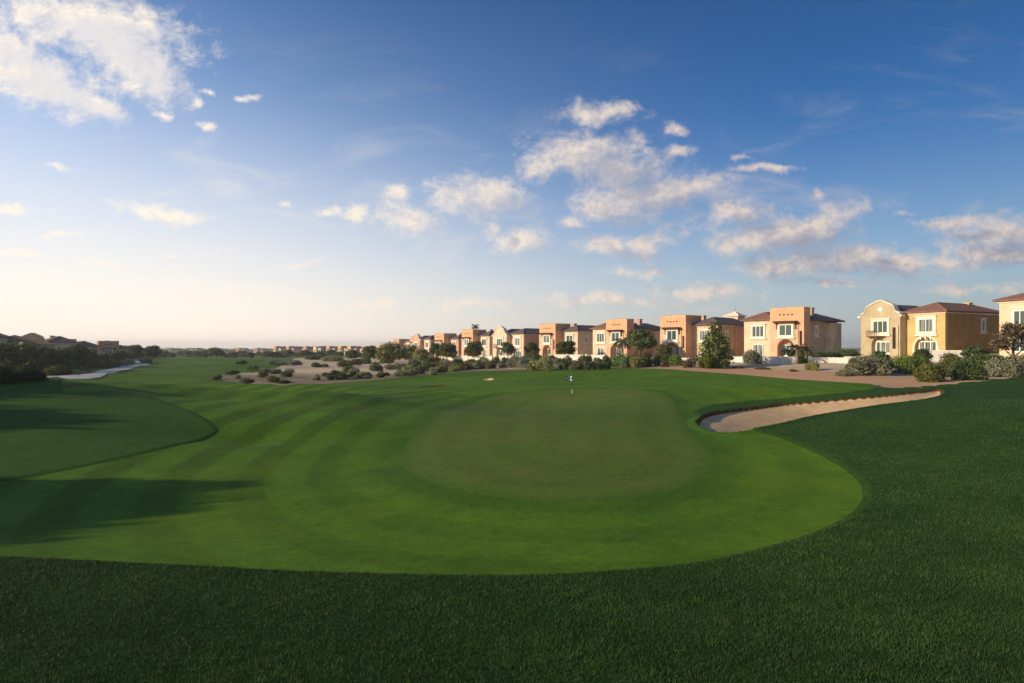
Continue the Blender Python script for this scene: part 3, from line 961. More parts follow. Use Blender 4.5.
def hip_house(name, loc, alpha, W=13.0, D=14.0, c1='cream', cs='tan', roof='tile', tall=7.3):
    """plain villa under one hipped tile roof"""
    root = empty(name, loc, -alpha)
    m = MB(); m.box(-W, 0, 0, D, -1.2, tall); m.build('wall', M[c1], root)
    cn = MB(); cn.box(-W - .16, .16, -.16, D + .16, tall + .003, tall + .25); cn.build('cornice', M['trim'], root)
    r = MB(); hip(r, -W, 0, 0, D, tall + .26, 2.3, .6); rf = r.build('roof', M[roof], root)
    ch = MB(); ch.box(-W + 1.2, -W + 2.1, 6, 7, tall + .5, tall + 2.3); ch.box(-W + 1.1, -W + 2.2, 5.9, 7.1, tall + 2.303, tall + 2.5); ch.build('chimney', M['tan'], rf)
    for k in range(3):
        u = -W + 2.0 + k * (W - 3.4) / 2.6
        window(root, front(0), u, 3.9, 1.7, 2.2, .3, 2)
        window(root, front(0), u, .2, 1.7, 2.2, .2, 2, sill=False)
    window(root, right(0.0), D * .5, 3.9, 1.2, 1.6, .15, 2)
    window(root, right(0.0), D * .5, .9, 1.2, 1.4, .15, 2)
    return root


def corner(px, Y): return (px - 512) / F * Y


G_H = 'two-storey villas along the far side of the golf course'
HOUSES = [  # builder, px, Y, base z, alpha, kwargs, label
    (hip_house, 1096, 76.4, 3.6, 75, dict(c1='cream', W=11.8), 'cream villa with hipped clay roof cut by the right edge of the photo'),
    (gable_house, 943, 95, 3.2, 65, {}, 'khaki and ochre villa with curved white-edged gable and large plain brown side wall'),
    (tower_house, 804, 103, 2.7, 50, dict(side='R', cs='grey', D=14.5), 'cream villa with orange tower on its right half, standing next to the khaki gabled villa'),
    (tower_house, 716, 115, 2.1, 50, dict(side='L', D=14.5, cw='peach', roof='tile_dark'), 'villa with orange tower on its left, behind the tall dark conical tree'),
    (tower_house, 627, 132, 2.0, 50, dict(side='R', W=11, cs='brick_pink'), 'villa with orange tower behind the palm and the round-crowned tree'),
    (tower_house, 576, 150, 1.8, 50, dict(side='L', roof='tile_dark'), 'villa with orange tower directly above the flagstick in the photo'),
    (gable_house, 522, 168, 1.2, 50, dict(c1='cream', c2='cream', cs='tan', W=12, D=14, roof='tile_dark'), 'pale yellow villa with a curved gable between two orange-towered villas'),
    (tower_house, 488, 186, 1.3, 50, dict(side='L', cw='cream', roof='tile_dark'), 'orange-towered villa with a palm top showing over its tower'),
    (tower_house, 457, 208, .6, 50, dict(side='L', cw='brick_pink', roof='tile_dark'), 'villa with flat orange tower and blank pink side wall, left of the palm-topped one'),
    (gable_house, 429, 236, .5, 50, dict(c1='brick_pink', c2='peach', cs='tan', W=11, D=12, roof='tile_dark'), 'small distant pink gabled villa right of the leafy tree clump'),
    (tower_house, 417, 264, .3, 50, dict(side='R', ct='brick_pink', cw='brick_pink', roof='tile_dark'), 'distant salmon villa tower just above the leafy tree clump'),
    (tower_house, 408, 292, -.3, 50, dict(side='L', ct='brick_pink', cw='tan', roof='tile_dark'), 'distant dark red villa, last large one of the right-hand row'),
]
protos = []
for fn, px, Y, bz, al, kw, lab in HOUSES:
    r = fn('villa', (corner(px, Y), Y, bz), R(al), **kw)
    tag(r, lab, 'villa', G_H); protos.append(r)

# villas on the left side of the course, seen in shade
L_H = [  # proto, px, Y, z top wanted(px), alpha, label
    (0, 52, 128, -1.6, -42, 'shaded villa with grey roof nearest the left edge of the photo'),
    (7, 8, 122, -.3, -45, 'dark red tower villa cut by the left edge of the photo'),
    (6, 76, 152, -1.4, -45, 'shaded villa behind the dark trees, second roof from the left edge'),
    (8, 98, 178, -2.0, -45, 'shaded villa with long grey roof left of the reddish one'),
    (10, 119, 205, -2.2, -48, 'reddish villa standing out among the shaded houses on the left'),
    (5, 131, 240, -3.0, -48, 'small grey villa just right of the reddish villa on the left'),
    (7, 146, 290, -3.6, -50, 'small pale tower villa at the end of the left row of houses'),
]
for i, px, Y, bz, al, lab in L_H:
    c = copy_tree(protos[i]); c.location = (corner(px, Y), Y, bz); c.rotation_euler = (0, 0, R(-al))
    if i == 0: c.scale = (1, 1, .86)
    tag(c, lab, 'villa', 'villas on the left side of the golf course')

FAR = [(280, 560, 'leftmost'), (293, 552, 'second from left'), (306, 545, 'third from left'), (320, 535, 'fourth from left'), (334, 520, 'fifth from left'),
       (346, 500, 'sixth from left'), (356, 480, 'seventh from left'), (366, 462, 'eighth from left'), (376, 444, 'fourth from right'), (386, 425, 'third from right'),
       (394, 400, 'second from right'), (401, 350, 'rightmost')]
for k, (px, Y, w) in enumerate(FAR):
    c = copy_tree(protos[(7, 8, 10, 6, 5)[k % 5]]); c.location = (corner(px, Y), Y, -3.4 + (.6 if k > 9 else 0)); c.rotation_euler = (0, 0, R(-48))
    tag(c, 'tiny villa on the horizon above the sandy hollow, %s of twelve' % w, 'villa', 'tiny villas on the horizon')
for k, (px, Y, w) in enumerate([(176, 800, 'leftmost'), (196, 860, 'second'), (217, 900, 'third'), (243, 900, 'fourth'), (262, 760, 'rightmost')]):
    c = copy_tree(protos[(8, 6, 5, 7, 11)[k]]); c.location = (corner(px, Y), Y, -5.5); c.rotation_euler = (0, 0, R(-20))
    tag(c, 'very faint far villa on the skyline past the far fairway, %s of five' % w, 'villa', 'faint villas on the skyline')

# spired roof pavilion behind the orange-towered villa
px, Y = 735, 140
root = empty('roof_tower', (corner(px, Y), Y, 2.4), R(-50))
m = MB(); m.box(-1.6, 1.6, -1.6, 1.6, -1, 9.2); m.build('wall', M['cream'], root)
m = MB(); hip(m, -1.6, 1.6, -1.6, 1.6, 9.2, 1.0, .35); m.build('roof', M['trim'], root)
m = MB(); m.tube([(0, 0, 10.3), (0, 0, 11.9)], [.07, .03], 6); m.build('spire', M['metal'], root)
tag(root, 'small cream tower with thin spire rising behind the villas', 'tower')


# ------------------------------------------------------------------ garden walls
def garden_wall(px0, px1, ytop, ybot, Y0, Y1, mat, lab, piers=True, group='low garden walls in front of the villas'):
    x0, x1 = corner(px0, Y0), corner(px1, Y1)
    z0 = min(H1(x0, Y0), H1(x1, Y1)) - .3
    zt = EZ - (ytop - HY) / F * (Y0 + Y1) / 2
    L = math.hypot(x1 - x0, Y1 - Y0)
    root = empty('garden_wall', (x0, Y0, 0), math.atan2(Y1 - Y0, x1 - x0))
    m = MB(); m.box(0, L, -.12, .12, z0, zt); m.build('wall', M[mat], root)
    m = MB(); m.box(-.05, L + .05, -.17, .17, zt + .003, zt + .09); m.build('coping', M['trim'], root)
    if piers:
        n = max(2, int(L / 4) + 1)
        for k in range(n):
            x = L * k / (n - 1)
            m = MB(); m.box(x - .22, x + .22, -.22, .22, z0, zt + .14); m.box(x - .27, x + .27, -.27, .27, zt + .143, zt + .22); m.build('pier', M[mat], root)
    tag(root, lab, 'garden wall', group)


garden_wall(764, 795, 357, 363, 95, 93, 'gwall', 'grey retaining wall below the arched door of the orange-towered villa nearest the gable')
garden_wall(810, 856, 358, 361, 94, 90, 'whitewall', 'white garden wall between the orange-towered villa and the khaki gabled villa')
garden_wall(727, 744, 357, 361, 104, 100, 'whitewall', 'short white wall between the conical tree and the pale shrub before the villa')
garden_wall(641, 694, 358, 361, 118, 112, 'whitewall', 'white garden wall left of the conical tree, behind green bushes')
garden_wall(550, 606, 355, 360, 136, 128, 'whitewall', 'white garden wall directly behind the flagstick bushes')
garden_wall(500, 542, 356, 361, 150, 142, 'whitewall', 'white garden wall in front of the pale yellow gabled villa')
garden_wall(444, 492, 356, 361, 172, 160, 'whitewall', 'pale garden wall at the foot of the palm-topped villa')
garden_wall(930, 978, 351, 358, 89, 84, 'gwall', 'grey-brown yard wall beside the brown side wall of the gabled villa')
garden_wall(844, 860, 357, 361, 92, 91, 'whitewall', 'short low white wall at the left foot of the khaki gabled villa', False)


# ------------------------------------------------------------------ vegetation
def leaf_mesh(name, blobs, n, size, mat, seed, up=.0, tone_bias=0.0, ball=.45):
    rng = np.random.default_rng(seed)
    blobs = np.array(blobs, float)   # cx cy cz rx ry rz
    vol = (blobs[:, 3] * blobs[:, 4] * blobs[:, 5]) ** .75
    bi = rng.choice(len(blobs), n, p=vol / vol.sum())
    d = rng.normal(size=(n, 3)); d /= np.linalg.norm(d, axis=1)[:, None]
    r = rng.random(n) ** ball
    r *= 1 + .18 * np.sin(d[:, 0] * 7 + seed) * np.sin(d[:, 1] * 6 + 1) + .12 * rng.normal(size=n)
    c = blobs[bi, :3] + d * r[:, None] * blobs[bi, 3:]
    c[:, 2] = np.maximum(c[:, 2], .02)
    nrm = d * .6 + rng.normal(size=(n, 3)) * .7; nrm[:, 2] += up
    nrm /= np.linalg.norm(nrm, axis=1)[:, None]
    a = np.cross(nrm, rng.normal(size=(n, 3))); a /= np.linalg.norm(a, axis=1)[:, None]
    b = np.cross(nrm, a)
    s = size * (.5 + rng.random(n))[:, None]
    V = np.stack([c - a * s, c - b * s * .45, c + a * s, c + b * s * .45], 1).reshape(-1, 3)
    bt = rng.random(len(blobs))
    tone = np.clip(.5 * bt[bi] + .5 * rng.random(n) + tone_bias, 0, 1)
    me = mesh_np(name, V, np.arange(4 * n).reshape(-1, 4), {'tone': np.repeat(tone, 4)}, mat, smooth=False, nper=4)
    return me


def shrub_blobs(seed, n=9):
    rnd = random.Random(seed); out = [(0, 0, .38, .55, .55, .4)]
    for k in range(n):
        a = rnd.uniform(0, 6.28); r = rnd.uniform(.25, .68)
        h = rnd.uniform(.3, .85) * (1.05 - r * .55); q = rnd.uniform(.2, .38)
        out.append((r * math.cos(a), r * math.sin(a), h * .75, q, q, q * .8))
    return out


KINDS = {'dark': 'l_dark', 'mid': 'l_mid', 'bright': 'l_bright', 'silver': 'l_silver', 'yellow': 'l_yellow', 'brown': 'l_brown'}
SHRUB = {}
sd_ = 11
for kname, mname in KINDS.items():
    for v in range(3):
        sd_ += 1
        SHRUB[kname, v, 'near'] = leaf_mesh('shrub_leaves', shrub_blobs(sd_, 12), 5200, .048, M[mname], sd_)
        SHRUB[kname, v, 'far'] = leaf_mesh('shrub_leaves', shrub_blobs(sd_ + 50, 7), 1300, .085, M[mname], sd_)
KCOL = {'dark': 'dark green', 'mid': 'olive green', 'bright': 'bright green', 'silver': 'silvery grey-green', 'yellow': 'yellow-green', 'brown': 'dry brownish'}
ORD = ['leftmost', 'second from left', 'third from left', 'fourth from left', 'fifth from left', 'sixth from left', 'seventh from left', 'eighth from left', 'ninth from left',
       'tenth from left', 'eleventh from left', 'twelfth from left', 'thirteenth from left', 'fourteenth from left', 'fifteenth from left', 'sixteenth from left',
       'seventeenth from left', 'eighteenth from left', 'nineteenth from left', 'twentieth from left', 'twenty-first from left', 'twenty-second from left',
       'twenty-third from left', 'twenty-fourth from left', 'twenty-fifth from left', 'twenty-sixth from left', 'twenty-seventh from left', 'twenty-eighth from left', 'twenty-ninth from left', 'thirtieth from left']
NUMW = {1: 'one', 2: 'two', 3: 'three', 4: 'four', 5: 'five', 6: 'six', 7: 'seven', 8: 'eight', 9: 'nine', 10: 'ten', 11: 'eleven', 12: 'twelve', 13: 'thirteen', 14: 'fourteen', 15: 'fifteen', 16: 'sixteen', 17: 'seventeen'}
rs = random.Random(3)


def put_shrub(px, yb, w, h, kind, lab, group, Y=None, cat='shrub', dmul=.9):
    if Y is None: X, Y, z = gpx(px, yb)
    else: X = corner(px, Y); z = H1(X, Y)
    Y0 = Y
    wm = w / F * Y0; hm = h / F * Y0
    Yc = Y0 + wm * .38
    X = corner(px, Yc); z = H1(X, Yc)
    # top of the bush stays at the height seen
    lod = 'near' if w > 17 else 'far'
    o = bpy.data.objects.new('shrub', SHRUB[kind, rs.randrange(3), lod])
    o.location = (X, Yc, z - .06 * hm)
    q = 1.18 if lod == 'far' else 1.06
    o.scale = (wm / 2 * q, wm / 2 * dmul * q, hm * q)
    o.rotation_euler = (0, 0, rs.uniform(0, 6.28) if abs(dmul - 1) < .2 else 0)
    COL.objects.link(o)
    tag(o, lab, cat, group)
    return o


def shrub_zone(items, where, group):
    """items: (px, base row, width px, height px, kind[, Y]); labels count each colour from the left"""
    cnt = {}
    for it in items: cnt[it[4]] = cnt.get(it[4], 0) + 1
    seen = {}
    for it in sorted(items, key=lambda q: q[0]):
        k = it[4]; seen[k] = seen.get(k, 0) + 1
        if cnt[k] == 1: lab = 'only %s shrub %s' % (KCOL[k], where)
        else: lab = '%s %s shrub %s' % (ORD[seen[k] - 1], KCOL[k], where)
        put_shrub(*it[:5], lab, group, *(it[5:6]))


shrub_zone([(870, 377, 54, 25, 'silver'), (856, 366, 22, 12, 'dark'), (908, 375, 36, 26, 'bright'), (932, 383, 46, 24, 'mid'), (968, 381, 46, 28, 'dark'), (884, 368, 30, 22, 'dark', 76),
            (921, 366, 26, 20, 'dark', 78), (1002, 378, 44, 23, 'silver'), (1032, 377, 40, 26, 'silver'), (1048, 370, 50, 30, 'mid'), (985, 366, 44, 20, 'dark', 76), (1015, 364, 34, 16, 'mid', 76), (950, 366, 36, 22, 'mid', 78), (975, 353, 34, 12, 'dark', 80)],
           'below the khaki gabled villa', 'bushes below the gabled villa')
shrub_zone([(751, 365, 26, 18, 'silver'), (800, 364, 18, 9, 'dark'), (813, 371, 19, 12, 'yellow'), (843, 377, 16, 8, 'silver'), (850, 374, 14, 12, 'silver'), (768, 357, 9, 5, 'dark', 96), (774, 356, 12, 5, 'mid', 96),
            (826, 358, 26, 12, 'dark', 97), (846, 358, 26, 14, 'dark', 98), (806, 355, 22, 12, 'mid', 99), (762, 370, 20, 3, 'brown'), (793, 372, 12, 2.5, 'brown'), (738, 369, 12, 3, 'brown')],
           'on sand before the nearest orange-towered villa', 'bushes before the orange-towered villa')
shrub_zone([(585, 370, 10, 11, 'brown'), (596, 370, 24, 12, 'silver'), (607, 369, 16, 15, 'mid'), (622, 368, 34, 19, 'bright'), (636, 368, 24, 15, 'yellow'), (646, 367, 26, 20, 'mid'), (658, 366, 16, 14, 'mid'), (675, 366, 19, 15, 'bright'),
            (691, 368, 17, 14, 'brown'), (706, 369, 24, 18, 'bright'), (720, 369, 22, 15, 'mid'), (668, 359, 22, 10, 'dark', 112), (664, 357, 14, 9, 'brown', 114), (634, 357, 22, 10, 'dark', 116)],
           'between flagstick and conical tree', 'bushes between the flag and the conical tree')
shrub_zone([(490, 369, 20, 9, 'brown'), (504, 368, 14, 9, 'brown'), (514, 368, 22, 14, 'silver'), (524, 368, 22, 13, 'silver'), (534, 371, 16, 12, 'yellow'), (545, 371, 26, 17, 'yellow'), (557, 369, 14, 13, 'silver'),
            (566, 370, 14, 11, 'dark'), (576, 370, 22, 13, 'brown'), (590, 370, 14, 9, 'dark'), (496, 362, 10, 9, 'dark', 130), (531, 362, 24, 10, 'mid', 128), (516, 358, 16, 8, 'dark', 136), (552, 361, 20, 9, 'mid', 124),
            (583, 361, 13, 9, 'dark', 122), (568, 356, 22, 12, 'dark', 134), (532, 356, 20, 13, 'dark', 140), (486, 366, 16, 9, 'silver', 118)],
           'on sand edge behind the flag', 'bushes behind the flagstick')
shrub_zone([(400, 377, 20, 8, 'silver'), (412, 376, 20, 9, 'silver'), (421, 374, 14, 8, 'mid'), (432, 375, 13, 8, 'silver'), (440, 373, 16, 10, 'yellow'), (447, 371, 20, 10, 'silver'), (455, 371, 18, 9, 'mid'), (464, 370, 13, 9, 'brown'),
            (474, 369, 14, 8, 'silver'), (484, 369, 12, 8, 'dark'), (428, 366, 16, 9, 'mid'), (416, 367, 18, 10, 'mid'), (444, 362, 16, 9, 'mid', 128), (458, 361, 18, 8, 'dark', 134), (471, 361, 16, 6, 'brown', 138), (434, 358, 16, 8, 'dark', 150)],
           'on the grass edge between hollow and flag', 'bushes along the grass edge left of centre')
shrub_zone([(357, 379, 13, 5, 'mid'), (368, 379, 10, 4, 'silver'), (380, 378, 15, 6, 'mid'), (341, 380, 15, 9, 'dark'), (349, 373, 20, 9, 'mid'), (346, 366, 22, 9, 'mid', 140), (364, 361, 22, 9, 'mid', 165), (391, 370, 18, 7, 'silver'), (402, 369, 16, 7, 'silver'),
            (316, 367, 12, 6, 'dark', 138), (325, 366, 9, 4, 'silver', 140), (375, 368, 14, 8, 'mid', 130), (356, 366, 14, 8, 'brown', 150), (333, 361, 30, 8, 'yellow', 190), (312, 358, 22, 7, 'mid', 230), (385, 362, 24, 12, 'mid', 165), (338, 376, 12, 6, 'mid')],
           'around the pale sandy hollow', 'bushes around the sandy hollow')
shrub_zone([(218, 380, 11, 6, 'brown'), (233, 376, 14, 5, 'dark', 100), (247, 384, 18, 8, 'silver'), (238, 379, 10, 5, 'silver'), (262, 378, 14, 8, 'mid'), (272, 383, 20, 9, 'mid'), (286, 377, 18, 8, 'mid'), (276, 374, 18, 7, 'dark', 104), (265, 370, 20, 6, 'silver', 118),
            (284, 384, 12, 5, 'dark'), (254, 369, 16, 6, 'mid', 125), (242, 366, 12, 5, 'dark', 140), (276, 365, 26, 7, 'silver', 140), (296, 364, 22, 7, 'silver', 145), (290, 370, 16, 6, 'silver', 118)],
           'on the sandy island left of the hollow', 'bushes on the sandy island in the fairway')
shrub_zone([(55, 377, 30, 14, 'mid'), (30, 383, 32, 20, 'dark'), (8, 386, 34, 24, 'dark'), (40, 375, 30, 16, 'dark', 96), (76, 369, 22, 12, 'dark'), (58, 367, 26, 10, 'silver', 118), (96, 367, 24, 11, 'dark', 125), (112, 366, 20, 9, 'mid', 130), (84, 372, 14, 6, 'brown', 112),
            (128, 363, 20, 8, 'silver', 150), (146, 362, 18, 7, 'mid', 165), (-12, 380, 36, 22, 'mid', 84)],
           'beside the pale path on the left', 'bushes beside the pale path')


ra = random.Random(31)
extra = []
def edge(px): return float(np.interp(px, [325, 370, 400, 440, 480], [381, 379, 377, 373, 370]))
for k in range(30):
    px = 318 + k * 5.6 + ra.uniform(-2, 2); e = edge(px)
    yb = e - ra.random() ** 1.3 * (9 if px < 400 else 8)
    extra.append((px, yb, ra.uniform(7, 17), ra.uniform(4, 8.5), ra.choice(['mid', 'silver', 'yellow', 'dark', 'brown'])))
shrub_zone(extra, 'among the scrub left of centre', 'small desert shrubs left of centre')
extra = []
for k in range(18):
    px = 408 + k * 4.6 + ra.uniform(-1.5, 1.5); e = edge(px)
    extra.append((px, e - ra.uniform(.6, 4.5), ra.uniform(11, 18), ra.uniform(6, 9), ra.choice(['mid', 'silver', 'yellow', 'mid', 'brown'])))
shrub_zone(extra, 'in the dense scrub below the far villas', 'dense scrub below the far villas')
extra = []
for k in range(22):
    px = 484 + k * 9.5 + ra.uniform(-3, 3)
    extra.append((px, ra.uniform(363, 367.5), ra.uniform(10, 18), ra.uniform(6, 11), ra.choice(['mid', 'silver', 'brown', 'dark'])))
shrub_zone(extra, 'in the row behind the green', 'small shrubs in the row behind the green')


# trees
def tree_proto(seed, mat, crown_h=.62, spread=.5, n=6000, size=.05, nb=16, conical=False):
    """unit-height tree: trunk with limbs and a crown of leaf clumps"""
    rnd = random.Random(seed)
    root = empty('tree', (0, 0, 0))
    t = MB(); z0 = 1 - crown_h
    top = (rnd.uniform(-.03, .03), rnd.uniform(-.03, .03), .8)
    t.tube([(0, 0, -.06), (.01, 0, z0 * .6), (top[0] * .6, top[1] * .6, z0 + .12), top], [.034, .026, .02, .006], 7)
    blobs = []
    for k in range(nb):
        f = (k + .5) / nb
        a = k * 2.4 + rnd.uniform(-.4, .4)
        if conical:
            z = z0 + .06 + f * (crown_h - .12); rr = spread * (1.0 - f) ** .75 * rnd.uniform(.45, .75) + .02; q = (.20 - .11 * f) * rnd.uniform(.8, 1.2) * (spread / .42)
        else:
            z = z0 + .14 + (crown_h - .28) * rnd.random() ** .8; el = 1 - abs((z - z0) / crown_h - .42) * 1.25
            rr = spread * .72 * max(.12, el) * rnd.uniform(.5, 1.0); q = rnd.uniform(.10, .17) * spread / .42
        x, y = rr * math.cos(a), rr * math.sin(a)
        blobs.append((x, y, z, q, q, q * .75))
        if k % 2 == 0: t.tube([(0, 0, max(.12, z - .25)), (x * .5, y * .5, z - .12), (x * .9, y * .9, z)], [.014, .009, .003], 5)
    tr = t.build('trunk', M['bark'], root, True)
    me = leaf_mesh('crown_leaves', blobs, n, size, M[mat], seed, ball=.5)
    c = bpy.data.objects.new('crown', me); COL.objects.link(c); c.parent = root; KIDS.setdefault(root.name, []).append(c)
    return root


TREES = {
    'round': tree_proto(21, 'l_mid', .72, .50, 3400, .042, 20),
    'dark': tree_proto(22, 'l_dark', .78, .52, 3200, .045, 20),
    'broad': tree_proto(23, 'l_yellow', .80, .66, 5200, .05, 24),
    'loose': tree_proto(24, 'l_brown', .70, .46, 1500, .036, 16),
    'cone': tree_proto(27, 'l_mid', .93, .42, 2600, .036, 22, True),
    'olive': tree_proto(26, 'l_mid', .82, .60, 4200, .055, 18),
}
USED = set()


def put_tree(kind, px, yb, h, lab, group, Y=None, wide=1.0, name='tree', lean=0, sink=0.0):
    if Y is None: X, Y, z = gpx(px, yb)
    else: X = corner(px, Y); z = H1(X, Y)
    hm = h / F * Y
    o = TREES[kind] if kind not in USED else copy_tree(TREES[kind])
    USED.add(kind)
    hm /= (1 - sink); o.location = (X, Y, z - sink * hm); o.scale = (hm * wide, hm * wide, hm); o.rotation_euler = (0, lean, rs.uniform(0, 6.28))
    o.name = name
    tag(o, lab, 'tree', group)
    return o


GT = 'garden trees among the villas'
put_tree('cone', 715, 369, 48, 'tall loose olive-green tree of conical outline rising before the orange-towered villa', GT, wide=.95, Y=90)
put_tree('round', 640, 363, 33, 'round-crowned garden tree right beside the palm before an orange tower', GT, Y=118, wide=1.2)
put_tree('round', 508, 362, 20, 'small round tree in front of the pale yellow gabled villa', GT, Y=146)
put_tree('dark', 566, 361, 20, 'dark low tree before the villa directly above the flagstick', GT, Y=136, wide=1.35)
put_tree('loose', 1014, 365, 50, 'sparse reddish-brown twiggy tree before the villa at the right edge', GT, Y=74, wide=1.15)
put_tree('olive', 475, 361, 19, 'tree in front of the palm-topped orange villa', GT, Y=164)
put_tree('dark', 436, 362, 18, 'dark loose tree before the pink distant villas, left of the blank side wall', GT, Y=176)
put_tree('olive', 447, 363, 18, 'smaller tree right of the dark loose one before the pink villas', GT, Y=168, wide=1.1)
put_tree('dark', 532, 358, 18, 'dark tree at the foot of the villa directly left of the flag', GT, Y=148)
put_tree('olive', 664, 361, 16, 'low tree between two orange-towered villas, left of the conical tree', GT, Y=116, wide=1.2)
put_tree('dark', 975, 362, 20, 'dark tree against the brown side wall of the gabled villa', GT, Y=82, wide=1.3)
put_tree('dark', 922, 362, 18, 'small dark tree before the white arch of the gabled villa', GT, Y=84, wide=1.1)
put_tree('dark', 880, 362, 17, 'small dark tree before the left arch of the khaki gabled villa', GT, Y=84, wide=1.2)
GC = 'leafy trees beyond the sandy hollow'
put_tree('broad', 389, 370, 22, 'large olive-yellow spreading tree at the middle of the clump beyond the hollow', GC, Y=150, wide=1.15)
put_tree('olive', 370, 366, 16, 'olive tree on the left side of the clump beyond the hollow', GC, Y=180, wide=1.2)
put_tree('broad', 410, 369, 19, 'spreading tree at the right side of the clump beyond the hollow', GC, Y=152, wide=1.05)
put_tree('broad', 422, 370, 16, 'smaller spreading tree at the right end of the clump beyond the hollow', GC, Y=146)
put_tree('olive', 352, 360, 11, 'low olive tree left of the clump, above the sand slope', GC, Y=215, wide=1.3)
GL = 'shaded trees before the left villas'
for k, (px, Y, h, kind, lab) in enumerate([
        (4, 92, 44, 'dark', 'tall dark tree at the very left edge of the photo'), (24, 98, 42, 'olive', 'dark olive tree second from the left edge'),
        (44, 104, 36, 'dark', 'third dark tree from the left edge, before the olive wall'), (60, 112, 30, 'olive', 'olive tree before the second shaded villa on the left'),
        (76, 126, 32, 'dark', 'dark tree before the long grey roof on the left'), (88, 134, 24, 'dark', 'dark tree just left of the reddish villa on the left'),
        (104, 150, 15, 'olive', 'low olive tree at the foot of the reddish villa on the left'), (120, 165, 18, 'dark', 'dark tree just right of the reddish villa on the left'),
        (134, 185, 20, 'olive', 'tree below the pale tower at the end of the left villas'), (152, 190, 19, 'dark', 'dark round tree where the left tree line ends'),
        (146, 200, 16, 'dark', 'dark tree tucked behind the last round tree on the left')]):
    put_tree(kind, px, 0, h * .74, lab, GL, Y=Y, wide=1.15, sink=.16)
GF = 'far trees along the horizon'
fk = ['olive', 'dark', 'round', 'dark', 'olive']
rr = random.Random(8)
xs = [158, 165, 172, 181, 189, 198, 207, 216, 224, 233, 242, 250, 258, 266, 273, 281, 289, 297, 305, 313, 322, 331, 340, 349, 358, 367, 376, 386]
for k, px in enumerate(xs):
    Y = 330 + rr.uniform(-70, 90) if px < 262 else 300 + rr.uniform(-40, 60)
    put_tree(fk[k % 5], px, 0, rr.uniform(5, 8.5) if px != 216 else 11, 'small far tree on the horizon line, %s of twenty-eight' % (ORD[k] if k < 28 else ''), GF, Y=Y, wide=1.5, sink=.2)
# far belt of trees that reads as one mass
rngb = np.random.default_rng(4)
bl = []
for k in range(420):
    a = rngb.uniform(-.85, .95); Yb = rngb.uniform(650, 1100)
    X = a * Yb; q = rngb.uniform(4, 8)
    bl.append((X, Yb, -3 + q * .55, q * 1.8, q * 1.2, q * .75))
me = leaf_mesh('woodland', bl, 60000, 1.1, M['l_mid'], 77)
V = np.zeros(len(me.vertices) * 3, np.float32); me.vertices.foreach_get('co', V)
o = bpy.data.objects.new('woodland', me); COL.objects.link(o); o.location = (0, 0, -3.2)
tag(o, 'low hazy belt of woodland along the horizon', 'woodland', kind='stuff')

# trees left of the frame, whose long shadows fall across the course
GS = 'trees standing left of the viewpoint'
for (x, y, h, k, lab) in ((-31, 8.0, 6.5, 'round', 'round tree casting its shadow over the near fairway'), (-37, 10.5, 8.5, 'olive', 'olive tree casting the broad soft shadow over the left fairway'),
                          (-26, 2.5, 6.0, 'dark', 'dark tree just outside the left foreground'), (-52, 20, 11, 'dark', 'dark tall tree left of the grassy mound'),
                          (-58, 27, 12, 'olive', 'tall olive tree left of the grassy mound'), (-50, 13, 10, 'round', 'round tree left of the grassy mound'),
                          (-46, -4, 11, 'round', 'tall round tree left of the viewpoint'), (-34, -8, 9, 'olive', 'olive tree left behind the viewpoint')):
    o = copy_tree(TREES[k]); o.location = (x, y, H1(x, y)); o.scale = (h, h, h)
    o.name = 'tree'; tag(o, lab, 'tree', GS)


# palms
def palm(px, Y, h, nf, fl, lab, z=None, seed=1):
    rnd = random.Random(seed)
    X = corner(px, Y); z = H1(X, Y) if z is None else z
    root = empty('palm_tree', (X, Y, z))
    t = MB()
    t.tube([(0, 0, -.4), (.05, 0, h * .4), (0, .05, h * .8), (0, 0, h)], [.26, .2, .18, .22], 9)
    t.build('trunk', M['palmbark'], root, True)
    V, Fc, tone = [], [], []
    for k in range(nf):
        a = 2.4 * k + rnd.uniform(-.2, .2); up = rnd.uniform(-.1, 1.1)
        p = Vector((0, 0, h)); d = Vector((math.cos(a) * math.cos(up), math.sin(a) * math.cos(up), math.sin(up)))
        L = fl * rnd.uniform(.8, 1.1); side = Vector((-math.sin(a), math.cos(a), 0)); tn = rnd.random()
        for s in range(9):
            q = p + d * L / 9
            wl = fl * .26 * math.sin(math.pi * (s + 1.2) / 10.5)
            for sg in (-1, 1):
                b = len(V); tip = p + side * sg * wl + d * L * .12 + Vector((0, 0, -wl * .45))
                V += [p, q, tip]; Fc.append((b, b + 1, b + 2)); tone += [tn, tn, min(1, tn + .3)]
            p = q; d = (d + Vector((0, 0, -.20))).normalized()
    me = mesh_np('palm_fronds', np.array([tuple(v) for v in V]), np.array(Fc), {'tone': tone}, M['l_palm'], smooth=False)
    c = bpy.data.objects.new('crown', me); COL.objects.link(c); c.parent = root
    tag(root, lab, 'palm tree', 'palms in the villa gardens')


palm(622, 120, 3.9, 26, 2.5, 'young palm with arching fronds left of the round-crowned tree', seed=2)
palm(797, 92, 2.3, 22, 1.9, 'short palm right of the arched door of the cream villa', seed=3)
palm(789, 94, 1.9, 18, 1.7, 'smaller short palm overlapping the arched door of the cream villa', seed=4)
palm(475, 202, 10.4, 24, 1.9, 'tall palm whose top shows above an orange villa tower', seed=5)
palm(640, 119, 3.4, 20, 2.0, 'palm half hidden behind the round-crowned garden tree', seed=6)
palm(806, 96, 2.0, 18, 1.6, 'rightmost short palm beside the orange-towered cream villa', seed=7)

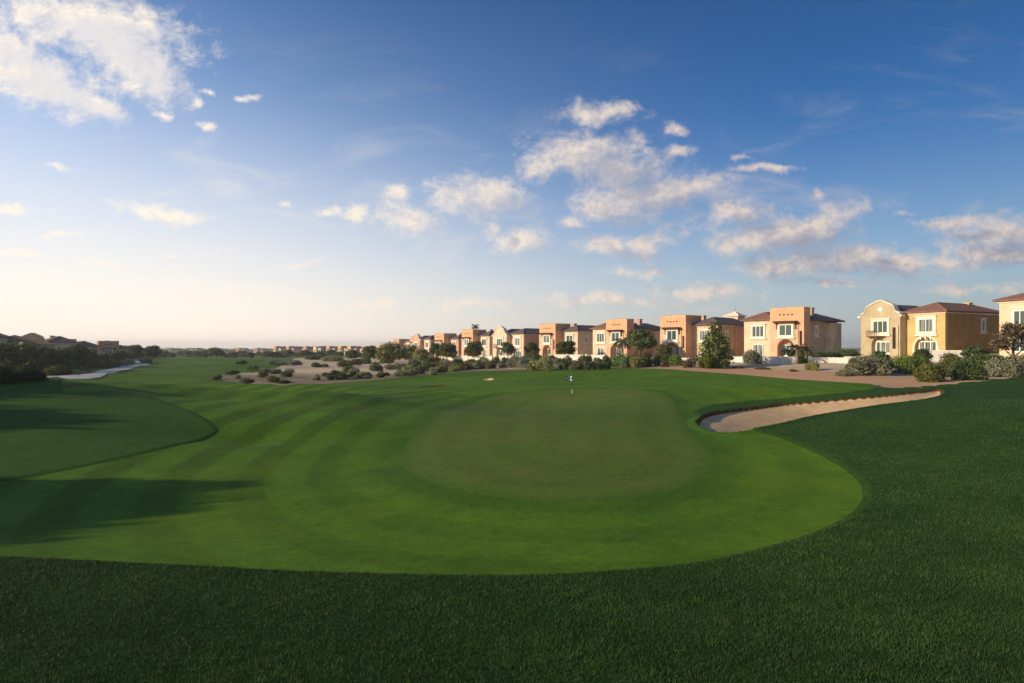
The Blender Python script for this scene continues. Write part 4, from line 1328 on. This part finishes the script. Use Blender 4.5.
# ------------------------------------------------------------------ flagstick
fx, fy, fz = gpx(572, 400.5)
root = empty('golf_flagstick', (fx, fy, fz))
m = MB(); m.tube([(0, 0, -.05), (0, 0, .55)], [.022, .022], 10); m.build('pole_base', M['black'], root)
m = MB(); m.tube([(0, 0, .55), (0, 0, .95)], [.021, .021], 10); m.build('pole_band', M['white'], root)
m = MB(); m.tube([(0, 0, .95), (0, 0, 1.5)], [.019, .017], 10); m.tube([(0, 0, 1.25), (0, 0, 1.42)], [.045, .045], 10); m.build('pole', M['black'], root)
m = MB(); m.tube([(0, 0, 1.5), (0, 0, 2.13)], [.017, .015], 10); m.build('pole_top', M['blue'], root)
fm = MB(); fk_ = MB()
nx, nz_ = 4, 3
for i in range(nx):
    for j in range(nz_):
        tgt = fm if (i + j) % 2 == 0 else fk_
        x0, x1 = -.02 - i * .11, -.02 - (i + 1) * .11
        y0, y1 = .05 * math.sin(i * 1.1), .05 * math.sin((i + 1) * 1.1)
        z0, z1 = 1.68 + j * .13, 1.68 + (j + 1) * .13
        tgt.add([(x0, y0 - .006, z0), (x1, y1 - .006, z0), (x1, y1 - .006, z1), (x0, y0 - .006, z1), (x0, y0 + .006, z0), (x1, y1 + .006, z0), (x1, y1 + .006, z1), (x0, y0 + .006, z1)],
                [(0, 1, 2, 3), (7, 6, 5, 4), (0, 4, 5, 1), (2, 6, 7, 3), (1, 5, 6, 2), (0, 3, 7, 4)])
fl = fm.build('flag', M['white'], root)
fk_.build('flag_squares', M['black'], fl)
m = MB(); m.tube([(0, 0, .0), (0, 0, .012)], [.054, .054], 16); m.build('cup', M['black'], root)
tag(root, 'thin golf flagstick with a small black and white flag on the green', 'flagstick')

# ------------------------------------------------------------------ haze
m, t, out = new_mat('haze_air')
vol = t.node('ShaderNodeVolumePrincipled', {'Color': (1.0, .97, .93, 1), 'Density': 0.00033, 'Anisotropy': .4})
t.l.new(vol.outputs[0], out.inputs['Volume'])
mb = MB(); mb.box(-2700, 2700, -2700, 2700, -8, 22)
hz = mb.build('haze', m); tag(hz, kind='stuff')
